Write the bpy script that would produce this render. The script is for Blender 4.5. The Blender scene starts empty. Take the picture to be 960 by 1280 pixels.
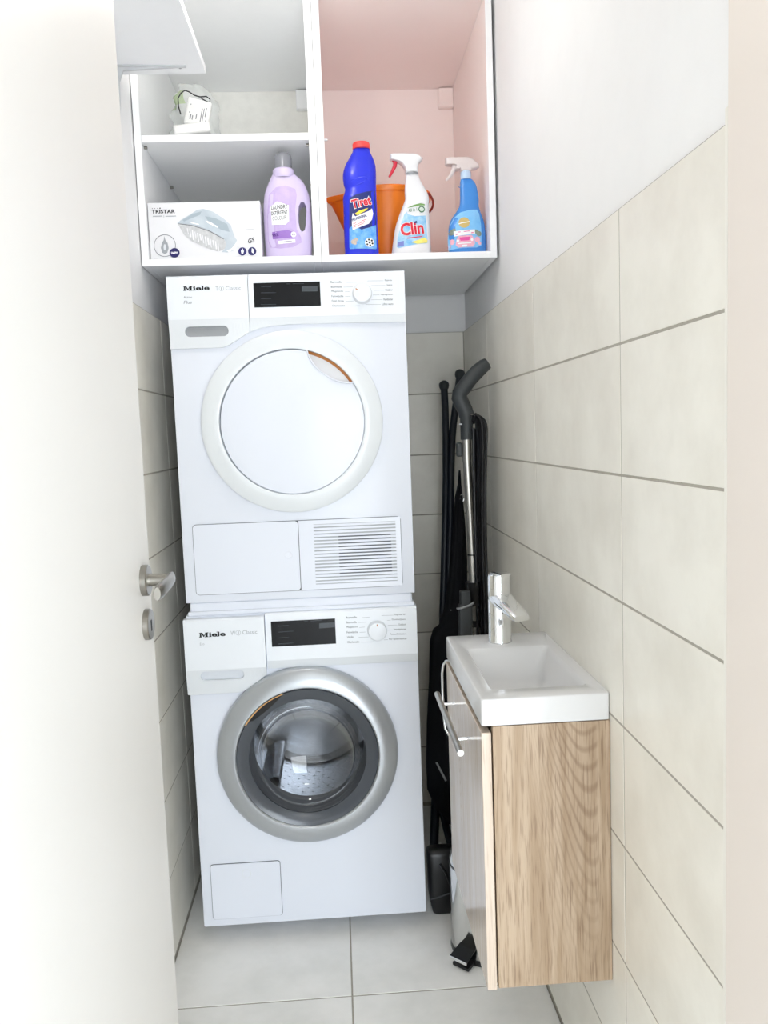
import bpy, bmesh, math, random
from mathutils import Vector, Matrix
from mathutils.geometry import tessellate_polygon
random.seed(7)
SC = bpy.context.scene
COL = SC.collection
PI = math.pi
def lin(c):
    c = c / 255.0
    return c / 12.92 if c <= .04045 else ((c + .055) / 1.055) ** 2.4
def rgb(r, g, b): return (lin(r), lin(g), lin(b), 1)

# ------------------------------------------------------------------ camera
CR = Vector((.99755236, -.05962581, -.03652457)); CU = Vector((.04198635, .09307926, .99477304)); CF = Vector((.05591447, .99387173, -.0953549))
CP = Vector((.4018, -2.1384, 1.3497)); FPX = 1038.48
cd = bpy.data.cameras.new('camera'); cam = bpy.data.objects.new('camera', cd); COL.objects.link(cam)
cam.matrix_world = Matrix(((CR.x, CU.x, -CF.x, CP.x), (CR.y, CU.y, -CF.y, CP.y), (CR.z, CU.z, -CF.z, CP.z), (0, 0, 0, 1)))
cd.sensor_fit = 'VERTICAL'; cd.sensor_height = 36; cd.lens = FPX / 1280 * 36; cd.clip_start = .02
SC.camera = cam
def at(px, py, y):                       # photograph measurement -> point of the room on the plane at depth y
    d = CF + CR * ((px - 480) / FPX) - CU * ((py - 640) / FPX)
    return CP + d * ((y - CP.y) / d.y)
def F(x, z, y):                          # measured on the plane y=0 -> on the plane y
    s = (y - CP.y) / -CP.y
    return CP.x + (x - CP.x) * s, CP.z + (z - CP.z) * s

# ------------------------------------------------------------------ world, lights, exposure
w = bpy.data.worlds.new('world'); SC.world = w; w.use_nodes = True
bgn = w.node_tree.nodes['Background']
sky = w.node_tree.nodes.new('ShaderNodeTexSky'); sky.sky_type = 'NISHITA'; sky.sun_disc = False
sky.sun_elevation = math.radians(42); sky.sun_rotation = math.radians(60); sky.air_density = 1.2; sky.dust_density = 2.5
w.node_tree.links.new(sky.outputs[0], bgn.inputs[0]); bgn.inputs[1].default_value = .55
def area(name, loc, rot, sx, sy, power, col, shape='RECTANGLE'):
    l = bpy.data.lights.new(name, 'AREA'); l.shape = shape; l.size = sx; l.size_y = sy; l.energy = power; l.color = col
    o = bpy.data.objects.new(name, l); COL.objects.link(o); o.location = loc; o.rotation_euler = rot; return o
LAMP_P, LAMP_R, LAMP_S = (.24, -.42, 2.315), .07, 29      # room lamp; pendant globe form invented and hung low to brighten the cabinets
area('hall_fill_light', (.45, -2.75, 2.475), (0, 0, 0), .4, .4, 2.5, (1, .98, .95), 'DISK')  # fill light added in the unseen hall to brighten the machine fronts
area('hall_window_daylight', (1.1, -4.16, .92), (PI / 2, 0, 0), 1.4, 1.7, 74, (.90, .95, 1))
SC.view_settings.view_transform = 'Standard'; SC.view_settings.look = 'None'; SC.view_settings.gamma = 1
SC.view_settings.exposure = .02; SC.view_settings.use_curve_mapping = False
SC.cycles.max_bounces = 14; SC.cycles.diffuse_bounces = 8; SC.cycles.glossy_bounces = 6; SC.cycles.transmission_bounces = 10
SC.cycles.sample_clamp_indirect = 6; SC.cycles.use_denoising = True; SC.cycles.caustics_refractive = False

# ------------------------------------------------------------------ materials
MT = {}
def mat(name, c, rough=.5, metal=0, var=.03, scale=30, bump=0, stretch=(1, 1, 1), c2=None, coat=0, trans=0, alpha=1, ior=1.45, spec=.5):
    if name in MT: return MT[name]
    m = bpy.data.materials.new(name); m.use_nodes = True; nt = m.node_tree; p = nt.nodes['Principled BSDF']
    tc = nt.nodes.new('ShaderNodeTexCoord'); mp = nt.nodes.new('ShaderNodeMapping'); mp.inputs['Scale'].default_value = stretch
    oi = nt.nodes.new('ShaderNodeObjectInfo'); mul = nt.nodes.new('ShaderNodeMath'); mul.operation = 'MULTIPLY'; mul.inputs[1].default_value = 17
    nt.links.new(oi.outputs['Random'], mul.inputs[0]); nt.links.new(mul.outputs[0], mp.inputs['Location'])
    nt.links.new(tc.outputs['Object'], mp.inputs[0])
    nz = nt.nodes.new('ShaderNodeTexNoise'); nz.inputs['Scale'].default_value = scale; nz.inputs['Detail'].default_value = 5; nz.inputs['Roughness'].default_value = .6
    nt.links.new(mp.outputs[0], nz.inputs[0])
    rp = nt.nodes.new('ShaderNodeValToRGB'); a = rgb(*c)
    b = rgb(*c2) if c2 else tuple(min(1, v * (1 - var * 2)) for v in a[:3]) + (1,)
    rp.color_ramp.elements[0].position = .3; rp.color_ramp.elements[1].position = .62
    rp.color_ramp.elements[0].color = b; rp.color_ramp.elements[1].color = a
    nt.links.new(nz.outputs[0], rp.inputs[0]); nt.links.new(rp.outputs[0], p.inputs['Base Color'])
    p.inputs['Roughness'].default_value = rough; p.inputs['Metallic'].default_value = metal; p.inputs['Coat Weight'].default_value = coat
    p.inputs['Coat Roughness'].default_value = .05; p.inputs['Specular IOR Level'].default_value = spec
    p.inputs['Transmission Weight'].default_value = trans; p.inputs['Alpha'].default_value = alpha; p.inputs['IOR'].default_value = ior
    if bump:
        bp = nt.nodes.new('ShaderNodeBump'); bp.inputs['Strength'].default_value = bump; bp.inputs['Distance'].default_value = .002
        nt.links.new(nz.outputs[0], bp.inputs['Height']); nt.links.new(bp.outputs[0], p.inputs['Normal'])
    MT[name] = m; return m
def emit_mat(name, c, s):
    m = bpy.data.materials.new(name); m.use_nodes = True; p = m.node_tree.nodes['Principled BSDF']
    p.inputs['Base Color'].default_value = rgb(*c); p.inputs['Emission Color'].default_value = rgb(*c); p.inputs['Emission Strength'].default_value = s; return m
def oak_mat(name, light, mid, dark, rough, seed, ax='X', u0=.072):
    m = bpy.data.materials.new(name); m.use_nodes = True; nt = m.node_tree; p = nt.nodes['Principled BSDF']; L = nt.links.new
    tc = nt.nodes.new('ShaderNodeTexCoord')
    mp = nt.nodes.new('ShaderNodeMapping'); mp.inputs['Scale'].default_value = (1, 1, .2); mp.inputs['Location'].default_value = (seed, seed * .7, seed * .3)
    L(tc.outputs['Object'], mp.inputs[0])
    n1 = nt.nodes.new('ShaderNodeTexNoise'); n1.inputs['Scale'].default_value = 6; n1.inputs['Detail'].default_value = 1.2; L(mp.outputs[0], n1.inputs[0])
    sx = nt.nodes.new('ShaderNodeSeparateXYZ'); L(tc.outputs['Object'], sx.inputs[0])
    def mth(op, a, b):
        k = nt.nodes.new('ShaderNodeMath'); k.operation = op
        for q, v in enumerate((a, b)):
            if isinstance(v, (int, float)): k.inputs[q].default_value = v
            else: L(v, k.inputs[q])
        return k.outputs[0]
    u = mth('SUBTRACT', sx.outputs[ax], u0); fld = mth('SUBTRACT', sx.outputs['Z'], mth('MULTIPLY', mth('MULTIPLY', u, u), 34))
    fld = mth('ADD', fld, mth('MULTIPLY', n1.outputs[0], .42))
    m1 = nt.nodes.new('ShaderNodeMath'); m1.operation = 'MULTIPLY'; m1.inputs[1].default_value = 190; L(fld, m1.inputs[0])
    s1 = nt.nodes.new('ShaderNodeMath'); s1.operation = 'SINE'; L(m1.outputs[0], s1.inputs[0])
    mp2 = nt.nodes.new('ShaderNodeMapping'); mp2.inputs['Scale'].default_value = (1, 1, .045); L(tc.outputs['Object'], mp2.inputs[0])
    n2 = nt.nodes.new('ShaderNodeTexNoise'); n2.inputs['Scale'].default_value = 330; n2.inputs['Detail'].default_value = 4; L(mp2.outputs[0], n2.inputs[0])
    n3 = nt.nodes.new('ShaderNodeTexNoise'); n3.inputs['Scale'].default_value = 70; n3.inputs['Detail'].default_value = 4; L(mp2.outputs[0], n3.inputs[0])
    r1 = nt.nodes.new('ShaderNodeValToRGB'); e = r1.color_ramp.elements; e[0].position = .38; e[0].color = rgb(*mid); e[1].position = .62; e[1].color = rgb(*light); L(n3.outputs[0], r1.inputs[0])
    r2 = nt.nodes.new('ShaderNodeValToRGB'); e = r2.color_ramp.elements; e[0].position = .55; e[0].color = (0, 0, 0, 1); e[1].position = 1; e[1].color = (.42, .42, .42, 1)
    rm = nt.nodes.new('ShaderNodeMapRange'); rm.inputs[1].default_value = -1; rm.inputs[2].default_value = 1; L(s1.outputs[0], rm.inputs[0]); L(rm.outputs[0], r2.inputs[0])
    n4 = nt.nodes.new('ShaderNodeTexNoise'); n4.inputs['Scale'].default_value = 9; n4.inputs['Detail'].default_value = 2; L(mp.outputs[0], n4.inputs[0])
    rg4 = nt.nodes.new('ShaderNodeMapRange'); rg4.inputs[1].default_value = .36; rg4.inputs[2].default_value = .60; L(n4.outputs[0], rg4.inputs[0])
    lft = nt.nodes.new('ShaderNodeMapRange'); lft.inputs[1].default_value = -.135; lft.inputs[2].default_value = -.04; L(u, lft.inputs[0])
    rgt = nt.nodes.new('ShaderNodeMapRange'); rgt.inputs[1].default_value = .006; rgt.inputs[2].default_value = .009; rgt.inputs[3].default_value = 1; rgt.inputs[4].default_value = .12; L(u, rgt.inputs[0])
    msk = mth('MULTIPLY', mth('MULTIPLY', lft.outputs[0], rgt.outputs[0]), mth('ADD', mth('MULTIPLY', rg4.outputs[0], .8), .2))
    zm = nt.nodes.new('ShaderNodeMapRange'); zm.inputs[1].default_value = .02; zm.inputs[2].default_value = .30; zm.inputs[3].default_value = .25; L(sx.outputs['Z'], zm.inputs[0]); msk = mth('MULTIPLY', msk, zm.outputs[0])
    fac = mth('MULTIPLY', mth('ADD', r2.outputs[0], .16), mth('MULTIPLY', msk, 1.15))
    x1 = nt.nodes.new('ShaderNodeMixRGB'); x1.inputs[2].default_value = rgb(*dark); L(fac, x1.inputs[0]); L(r1.outputs[0], x1.inputs[1])
    r3 = nt.nodes.new('ShaderNodeValToRGB'); e = r3.color_ramp.elements; e[0].position = .35; e[0].color = (.6, .6, .6, 1); e[1].position = .48; e[1].color = (0, 0, 0, 1); L(n2.outputs[0], r3.inputs[0])
    x2 = nt.nodes.new('ShaderNodeMixRGB'); x2.inputs[2].default_value = rgb(*dark); L(r3.outputs[0], x2.inputs[0]); L(x1.outputs[0], x2.inputs[1])
    L(x2.outputs[0], p.inputs['Base Color']); p.inputs['Roughness'].default_value = rough; MT[name] = m; return m
def glass_mat(name, tint, glare=1.0):       # thin sheet of glass: clear body, mirror-like surface by Fresnel
    m = bpy.data.materials.new(name); m.use_nodes = True; nt = m.node_tree; L = nt.links.new; nt.nodes.remove(nt.nodes['Principled BSDF'])
    out = nt.nodes['Material Output']; tr = nt.nodes.new('ShaderNodeBsdfTransparent'); tr.inputs[0].default_value = tint
    gs = nt.nodes.new('ShaderNodeBsdfGlossy'); gs.inputs['Roughness'].default_value = .02; gs.inputs[0].default_value = (glare, glare, glare, 1)
    fr = nt.nodes.new('ShaderNodeFresnel'); fr.inputs[0].default_value = 1.5; mx = nt.nodes.new('ShaderNodeMixShader')
    mn = nt.nodes.new('ShaderNodeMath'); mn.operation = 'MINIMUM'; mn.inputs[1].default_value = .22; L(fr.outputs[0], mn.inputs[0]); L(mn.outputs[0], mx.inputs[0]); L(tr.outputs[0], mx.inputs[1]); L(gs.outputs[0], mx.inputs[2]); L(mx.outputs[0], out.inputs[0]); MT[name] = m; return m
plaster = mat('plaster', (240, 240, 240), .9, var=.008, scale=14, bump=.05)
tilem = mat('stone_tile', (238, 235, 225), .38, var=.0, scale=6, c2=(226, 222, 211), bump=.03)
floorm = mat('floor_tile_stone', (248, 247, 244), .4, c2=(234, 234, 230), scale=6, bump=.03)
grout = mat('grout', (172, 167, 156), .95, var=.06, scale=120)
doorm = mat('door_lacquer', (229, 227, 223), .45, var=.006, scale=5)
jambm = mat('jamb_lacquer', (226, 217, 208), .5, var=.006, scale=5)
trimm = mat('tile_trim', (236, 233, 224), .45, var=.01)
white_ml = mat('white_laminate', (247, 248, 249), .4, var=.006)
bounce_ml = mat('bounce_pink_laminate', (252, 242, 239), .45, var=.012, scale=3)  # pink stands in for warm bounce light off the bucket, painted into the laminate
enamel = mat('white_enamel', (223, 227, 236), .17, var=.004, scale=4, spec=.22)
wplast = mat('white_plastic', (229, 233, 238), .3, var=.004)
gplast = mat('light_grey_plastic', (214, 217, 221), .35, var=.01)
band = mat('pale_grey_band', (219, 223, 227), .3, var=.004)
silverp = mat('silver_plastic', (182, 186, 190), .32, metal=.55, var=.01, scale=60)
dgrey = mat('grip_grey', (150, 153, 156), .4, var=.02)
seam = mat('seam_grey', (96, 100, 106), .8)
display = mat('display_black', (9, 10, 13), .22, var=0, spec=.25)
dtext = mat('display_text', (56, 62, 68), .4, var=0)
black_ink = mat('black_ink', (14, 14, 16), .5, var=0)
grey_ink = mat('grey_ink', (120, 124, 128), .5, var=0)
lgrey_ink = mat('light_grey_ink', (168, 172, 176), .5, var=0)
orange_ac = mat('amber_plastic', (196, 122, 44), .4)
smoke = mat('smoked_ring', (78, 82, 88), .18, var=.02, spec=.5)
steel = mat('drum_steel', (184, 186, 190), .26, metal=1, var=.03, scale=55, bump=.5)
rubber = mat('grey_rubber', (104, 106, 110), .6)
glass = glass_mat('door_glass', (.86, .88, .90, 1), .9)
chrome = mat('chrome', (236, 238, 240), .06, metal=1, var=0)
brushed = mat('brushed_steel', (186, 184, 178), .3, metal=1, var=.06, scale=90, stretch=(1, 1, .1))
nickel = mat('satin_nickel', (160, 157, 150), .28, metal=1, var=.03)
ceramic = mat('sanitary_ceramic', (215, 215, 215), .14, var=.004)
oak = oak_mat('oak_panel', (184, 163, 139), (163, 140, 114), (118, 93, 70), .45, 1.3)
oakdoor = oak_mat('oak_door', (212, 197, 182), (200, 183, 165), (176, 156, 136), .14, 4.1, 'Y', .05)
charcoal = mat('charcoal_plastic', (52, 56, 58), .45, var=.05)
blackp = mat('black_plastic', (20, 21, 23), .3, var=.05)
blackc = mat('black_cloth', (14, 17, 24), .85, var=.2, scale=200, bump=.3)
navyt = mat('navy_tube', (18, 26, 36), .4, var=.05)
cable_m = mat('black_cable', (16, 17, 22), .45)
orange = mat('orange_plastic', (255, 140, 32), .32, var=.02, scale=8)

# ------------------------------------------------------------------ mesh builder
class MB:
    def __init__(s): s.v = []; s.f = []; s.m = []; s.cur = 0; s.smooth = []
    def add(s, vs, fs, sm=False):
        o = len(s.v); s.v += [tuple(x) for x in vs]
        for f in fs: s.f.append([i + o for i in f]); s.m.append(s.cur); s.smooth.append(sm)
    def box(s, lo, hi, bev=0, seg=1):
        bm = bmesh.new(); bmesh.ops.create_cube(bm, size=1)
        for v in bm.verts: v.co = Vector([(lo[k] + hi[k]) / 2 + v.co[k] * (hi[k] - lo[k]) for k in range(3)])
        if bev: bmesh.ops.bevel(bm, geom=bm.edges[:], offset=bev, segments=seg, affect='EDGES', profile=.6)
        s.bm(bm, seg > 1); return s
    def bm(s, bm, sm=False):
        bm.verts.index_update(); s.add([v.co.copy() for v in bm.verts], [[v.index for v in f.verts] for f in bm.faces], sm); bm.free()
    def grid(s, rows, close=False, sm=True, capa=False, capb=False):   # rows of equal length rings
        n = len(rows[0]); vs = [p for r in rows for p in r]; fs = []
        for i in range(len(rows) - 1):
            for j in range(n if close else n - 1):
                k = (j + 1) % n; fs.append([i * n + j, i * n + k, (i + 1) * n + k, (i + 1) * n + j])
        s.add(vs, fs, sm)
        if capa: s.add(rows[0], [list(range(n))[::-1]])
        if capb: s.add(rows[-1], [list(range(n))])
        return s
    def lathe(s, prof, c, axis='z', n=64, sm=True, a0=0, a1=2 * PI):   # prof: (radius, height along axis)
        rows = []; full = abs(a1 - a0 - 2 * PI) < 1e-6; N = n if full else n + 1
        for r, h in prof:
            ring = []
            for j in range(N):
                a = a0 + (a1 - a0) * j / n; ca, sa = math.cos(a) * r, math.sin(a) * r
                ring.append((c[0] + ca, c[1] + sa, c[2] + h) if axis == 'z' else (c[0] + ca, c[1] + h, c[2] + sa) if axis == 'y' else (c[0] + h, c[1] + ca, c[2] + sa))
            rows.append(ring)
        return s.grid(rows, close=full, sm=sm)
    def tube(s, pts, r, n=12, sm=True):
        P = [Vector(p) for p in pts]; R = r if isinstance(r, (list, tuple)) else [r] * len(P); rows = []
        up = Vector((.13, .31, .94)).normalized(); t0 = None
        for i, p in enumerate(P):
            t = (P[min(i + 1, len(P) - 1)] - P[max(i - 1, 0)]).normalized()
            if t0 is None:
                u = t.orthogonal().normalized()
            else:
                u = (u - t * u.dot(t)).normalized()
            t0 = t; v = t.cross(u)
            rows.append([p + (u * math.cos(2 * PI * k / n) + v * math.sin(2 * PI * k / n)) * R[i] for k in range(n)])
        return s.grid(rows, close=True, sm=sm, capa=True, capb=True)
    def prism(s, pts, y0, y1, bev=0):         # polygon in x,z extruded along y; y0 is the front
        n = len(pts); fr = [(p[0], y0, p[1]) for p in pts]; bk = [(p[0], y1, p[1]) for p in pts]
        s.add(fr + bk, [list(range(n)), list(range(n, 2 * n))[::-1]] + [[i, i + n, (i + 1) % n + n, (i + 1) % n] for i in range(n)]); return s
    def flat(s, pts): s.add(pts, [list(range(len(pts)))]); return s
ORG = {}
def obj(name, mb, mats, parent=None, label=None, kind=None, fix=True):
    me = bpy.data.meshes.new(name); o = bpy.data.objects.new(name, me); COL.objects.link(o)
    org = ORG.get(parent.name, Vector((0, 0, 0))) if parent else Vector((0, 0, 0))
    me.from_pydata([Vector(v) - org for v in mb.v], [], mb.f)
    for m in (mats if isinstance(mats, (list, tuple)) else [mats]): me.materials.append(m)
    me.polygons.foreach_set('material_index', mb.m); me.polygons.foreach_set('use_smooth', mb.smooth)
    if fix:
        bm = bmesh.new(); bm.from_mesh(me); bmesh.ops.remove_doubles(bm, verts=bm.verts, dist=1e-5); bmesh.ops.recalc_face_normals(bm, faces=bm.faces); bm.to_mesh(me); bm.free()
    me.update()
    if any(mb.smooth):
        try: me.set_sharp_from_angle(angle=math.radians(38))
        except Exception: pass
    if parent: o.parent = parent
    ORG[o.name] = org
    if label: o['label'] = label
    if kind: o['kind'] = kind
    return o
def thing(name, label, cat, loc, group=None):
    o = bpy.data.objects.new(name, None); o.empty_display_size = .05; COL.objects.link(o); o.location = loc
    o['label'] = label; o['category'] = cat; ORG[o.name] = Vector(loc)
    if group: o['group'] = group
    return o
def cut(o, mb):
    c = obj('cutter', mb, seam, o.parent); md = o.modifiers.new('b', 'BOOLEAN'); md.operation = 'DIFFERENCE'; md.object = c; md.solver = 'EXACT'
    dg = bpy.context.evaluated_depsgraph_get(); dg.update(); nm = bpy.data.meshes.new_from_object(o.evaluated_get(dg)); o.modifiers.clear(); old = o.data; o.data = nm; nm.name = old.name
    bpy.data.objects.remove(c); return o
def rrect(x0, x1, z0, z1, r, n=6):
    out = []
    for cx, cz, a in ((x1 - r, z1 - r, 0), (x0 + r, z1 - r, PI / 2), (x0 + r, z0 + r, PI), (x1 - r, z0 + r, 1.5 * PI)):
        for k in range(n + 1): out.append((cx + r * math.cos(a + PI / 2 * k / n), cz + r * math.sin(a + PI / 2 * k / n)))
    return out
def circ(x, z, r, n=24, rz=None): return [(x + r * math.cos(2 * PI * k / n), z + (rz or r) * math.sin(2 * PI * k / n)) for k in range(n)]
_T = {}
def text2d(s, bold=0):
    if (s, bold) in _T: return _T[(s, bold)]
    cu = bpy.data.curves.new('t', 'FONT'); cu.body = s; cu.resolution_u = 3; cu.offset = bold; cu.fill_mode = 'FRONT'
    o = bpy.data.objects.new('t', cu); COL.objects.link(o); dg = bpy.context.evaluated_depsgraph_get(); dg.update()
    me = bpy.data.meshes.new_from_object(o.evaluated_get(dg)); vs = [v.co.copy() for v in me.vertices]; fs = [list(p.vertices) for p in me.polygons]
    bpy.data.objects.remove(o); bpy.data.meshes.remove(me)
    x0 = min(v.x for v in vs); x1 = max(v.x for v in vs); y0 = min(v.y for v in vs); y1 = max(v.y for v in vs)
    _T[(s, bold)] = ([((v.x - x0) / (x1 - x0), (v.y - y0) / (y1 - y0)) for v in vs], fs); return _T[(s, bold)]
def put_text(mb, S, s, a, b, h, bold=0, shear=0):      # S maps a photograph measurement to the surface; a,b = bottom-left and bottom-right, h = height
    vs, fs = text2d(s, bold); d = Vector((b[0] - a[0], b[1] - a[1])); n = Vector((d.y, -d.x)).normalized()
    mb.add([S(*(Vector(a) + d * u + n * h * v + d.normalized() * shear * h * v)) for u, v in vs], fs)
def put_poly(mb, S, pts, sub=2):
    V = [Vector((p[0], p[1], 0)) for p in pts]; n = sub + 1
    for tri in tessellate_polygon([V]):
        a, b, c = (V[k] for k in tri); ix = {}; vs = []; fs = []
        for i in range(n + 1):
            for j in range(n + 1 - i):
                p = a + (b - a) * (i / n) + (c - a) * (j / n); ix[i, j] = len(vs); vs.append(S(p.x, p.y))
        for i in range(n):
            for j in range(n - i):
                fs.append([ix[i, j], ix[i + 1, j], ix[i, j + 1]])
                if j < n - i - 1: fs.append([ix[i + 1, j], ix[i + 1, j + 1], ix[i, j + 1]])
        mb.add(vs, fs)
def put_line(mb, S, pts, wd):
    for p, q in zip(pts[:-1], pts[1:]):
        p, q = Vector(p), Vector(q); d = q - p
        if d.length < 1e-6: continue
        n = Vector((-d.y, d.x)).normalized() * wd / 2; put_poly(mb, S, [p + n, q + n, q - n, p - n], 0)
def pcirc(x, y, r, n=20, ry=None): return [(x + r * math.cos(2 * PI * k / n), y + (ry or r) * math.sin(2 * PI * k / n)) for k in range(n)]
def plane(y): return lambda px, py: at(px, py, y)

# ------------------------------------------------------------------ the room
XL, XR, YB, T, H, W, Y1 = -.0696, .8607, .7456, 1.6858, .2095, .5688, -.8236
YE = -1.19; CEIL = 2.53
def st(name, mb, m, parent=None):
    o = obj(name, mb, m, parent); o['kind'] = 'structure'; return o
tile_cache = {}
G = .0042
def tile(parent, c, size, m, bev=.0007):
    k = tuple(round(v, 4) for v in size) + (m.name,)
    if k not in tile_cache:
        o = obj('tile', MB().box([-v / 2 for v in size], [v / 2 for v in size], bev), m, parent); tile_cache[k] = o.data
    else:
        o = bpy.data.objects.new('tile', tile_cache[k]); COL.objects.link(o); o.parent = parent
    o.location = c; return o
fl = st('floor', MB().box((-1.6, -4.2, -.06), (2.4, .77, -.0012)), grout)
FT = .6; fx0, fy0 = .3888, -.2504
for i in range(-4, 4):
    for j in range(-7, 2):
        x0, x1 = max(fx0 + i * FT, -1.6), min(fx0 + (i + 1) * FT, 2.4); y0, y1 = max(fy0 + j * FT, -4.2), min(fy0 + (j + 1) * FT, .745)
        if y0 > -1.25 and (x1 < XL or x0 > XR): continue
        if y0 > -1.5: x0, x1 = max(x0, XL), min(x1, XR)
        if x1 - x0 < .03 or y1 - y0 < .03: continue
        tile(fl, ((x0 + x1) / 2, (y0 + y1) / 2, -.005), (x1 - x0 - G, y1 - y0 - G, .01), floorm)
wr = st('wall_right', MB().box((XR + .009, YE - .16, 0), (XR + .12, .90, CEIL)), plaster)
st('grout_bed', MB().box((XR + .0009, YE + .003, 0), (XR + .0095, YB + .01, T - .001)), grout, wr)
wl = st('wall_left', MB().box((XL - .14, YE - .25, 0), (XL - .018, .90, CEIL)), plaster)
st('grout_bed', MB().box((XL - .0185, YE, 0), (XL - .0009, YB + .01, T - .001)), grout, wl)
wb = st('wall_back', MB().box((XL - .02, YB + .009, 0), (XR + .02, .90, CEIL)), plaster)
st('grout_bed', MB().box((XL - .001, YB + .0009, 0), (XR + .002, YB + .0095, T - .001)), grout, wb)
def wall_tiles(parent, axis, cuts, face, sgn):
    for r in range(8):
        z1 = T - r * H; z0 = max(T - (r + 1) * H, .001)
        for a, b in zip(cuts[:-1], cuts[1:]):
            if axis == 'y': tile(parent, (face + sgn * .004, (a + b) / 2, (z0 + z1) / 2), (.008, b - a - G, z1 - z0 - G), tilem)
            else: tile(parent, ((a + b) / 2, face + sgn * .004, (z0 + z1) / 2), (b - a - G, .008, z1 - z0 - G), tilem)
wall_tiles(wr, 'y', [YE + .002, Y1, Y1 + W, Y1 + 2 * W, YB], XR, 1)
wall_tiles(wl, 'y', [YE + .002, .255 - 2 * W - .3, .255 - 2 * W + .0, .255 - W, .255, YB], XL, -1)
wall_tiles(wb, 'x', [XL, XR - W, XR], YB, 1)
st('ceiling', MB().box((-1.72, -4.32, CEIL), (2.52, .90, CEIL + .1)), plaster)
# doorway: wall strip with trims, tile edge strip, jamb
st('trim_1', MB().box((XR - .004, YE - .006, 0), (XR + .01, YE + .003, 1.70), .0015), trimm)
jb = st('trim_2', MB().box((XR - .006, YE - .20, 0), (XR + .06, YE - .008, 2.12), .002), jambm)
st('trim_3', MB().box((-.03, YE - .38, 0), (.052, YE - .245, 2.12), .002), jambm)
st('trim_4', MB().box((-.03, YE - .38, 2.12), (XR + .06, YE - .03, 2.18), .002), jambm)
wf = st('wall_front', MB().box((-1.6, YE - .37, 0), (-.03, YE - .25, CEIL)).box((XR + .06, YE - .19, 0), (2.4, YE - .02, CEIL)).box((-.03, YE - .37, 2.18), (XR + .06, YE - .02, CEIL)), plaster)
# hall behind the camera
st('wall_hall_left', MB().box((-1.72, -4.3, 0), (-1.6, YE - .02, CEIL)), plaster)
st('wall_hall_right', MB().box((2.4, -4.3, 0), (2.52, YE - .02, CEIL)), plaster)
hx0, hx1, hz0, hz1 = .34, 1.86, .04, 1.98
st('wall_hall_back', MB().box((-1.72, -4.32, 0), (hx0, -4.2, CEIL)).box((hx1, -4.32, 0), (2.52, -4.2, CEIL)).box((hx0, -4.32, 0), (hx1, -4.2, hz0)).box((hx0, -4.32, hz1), (hx1, -4.2, CEIL)), plaster)
wn = st('window_1', MB().box((hx0, -4.30, hz0), (hx0 + .06, -4.23, hz1)).box((hx1 - .06, -4.30, hz0), (hx1, -4.23, hz1)).box((hx0 + .06, -4.30, hz0), (hx1 - .06, -4.23, hz0 + .06)).box((hx0 + .06, -4.30, hz1 - .06), (hx1 - .06, -4.23, hz1)).box((1.07, -4.30, hz0 + .06), (1.13, -4.23, hz1 - .06)), wplast)
# lamps out of view: room lamp in globe form, hall lamp added as fill
def hall_fill_lamp(label, x, y, r):
    t = thing('hall_fill_lamp', label, 'lamp', (x, y, CEIL))
    obj('invented_lamp_base', MB().lathe([(0, 0), (r, 0), (r, -.018), (0, -.018)], (x, y, CEIL), n=40), wplast, t)
    obj('fill_lamp_shade', MB().lathe([(r * .94, -.018), (r * .9, -.04), (0, -.046)], (x, y, CEIL), n=40), emit_mat('fill_lamp_opal', (255, 244, 228), 4), t)
t = thing('low_room_lamp', 'utility room lamp in an invented low globe form, brightening the cabinets from above the frame', 'lamp', (LAMP_P[0], LAMP_P[1], CEIL))
obj('invented_lamp_base', MB().lathe([(0, 0), (.045, 0), (.04, -.02), (0, -.025)], (LAMP_P[0], LAMP_P[1], CEIL), n=32), wplast, t)
obj('invented_lamp_stem', MB().tube([(LAMP_P[0], LAMP_P[1], CEIL - .02), (LAMP_P[0], LAMP_P[1], LAMP_P[2] + LAMP_R - .002)], .006, 10), wplast, t)
obj('invented_lamp_globe', MB().lathe([(LAMP_R * math.sin(k * PI / 16), -LAMP_R * math.cos(k * PI / 16)) for k in range(17)], LAMP_P, n=32), emit_mat('invented_globe_opal', (255, 251, 245), LAMP_S), t)
hall_fill_lamp('added round white ceiling fill lamp in the unseen hall behind the doorway', .45, -2.75, .21)

# ------------------------------------------------------------------ door
DX = .08; DY1 = -.722; DY0 = YE - .235; DZ = 2.10
dr = st('door_1', MB().box((DX - .04, DY0, .008), (DX, DY1, DZ), .002), doorm)
hy, hz = -.777, 1.1235
hd = obj('door_handle', MB().lathe([(0, 0), (.0255, 0), (.0255, .009), (.024, .0105), (.0095, .0105)], (DX, hy, hz), 'x', 40), nickel, dr)
hb = MB(); hb.tube([(DX + .008, hy, hz), (DX + .03, hy, hz), (DX + .04, hy - .001, hz)], [.0105, .0095, .0095], 20)
obj('lever_neck', hb, nickel, hd)
lv = MB(); rows = []
for k in range(9):
    u = k / 8; yy = hy + .012 - u * .118; xx = DX + .045 + .003 * math.sin(u * PI); zz = hz + .002 - .006 * u * u; hw = .0105 + .002 * u; th = .0075
    if k in (0, 8): hw *= .8; th *= .7
    rows.append([(xx + math.cos(a) * th, yy, zz + math.sin(a) * hw) for a in [2 * PI * j / 16 for j in range(16)]])
lv.grid(rows, True, True, True, True); obj('lever', lv, nickel, hd)
kz = hz - .073
ky = obj('keyhole_plate', MB().lathe([(0, 0), (.0255, 0), (.0255, .008), (.024, .0095), (0, .0095)], (DX, hy, kz), 'x', 40), nickel, dr)
obj('keyhole', MB().box((DX + .0094, hy - .003, kz - .011), (DX + .0099, hy + .003, kz + .007)), black_ink, ky)

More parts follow.
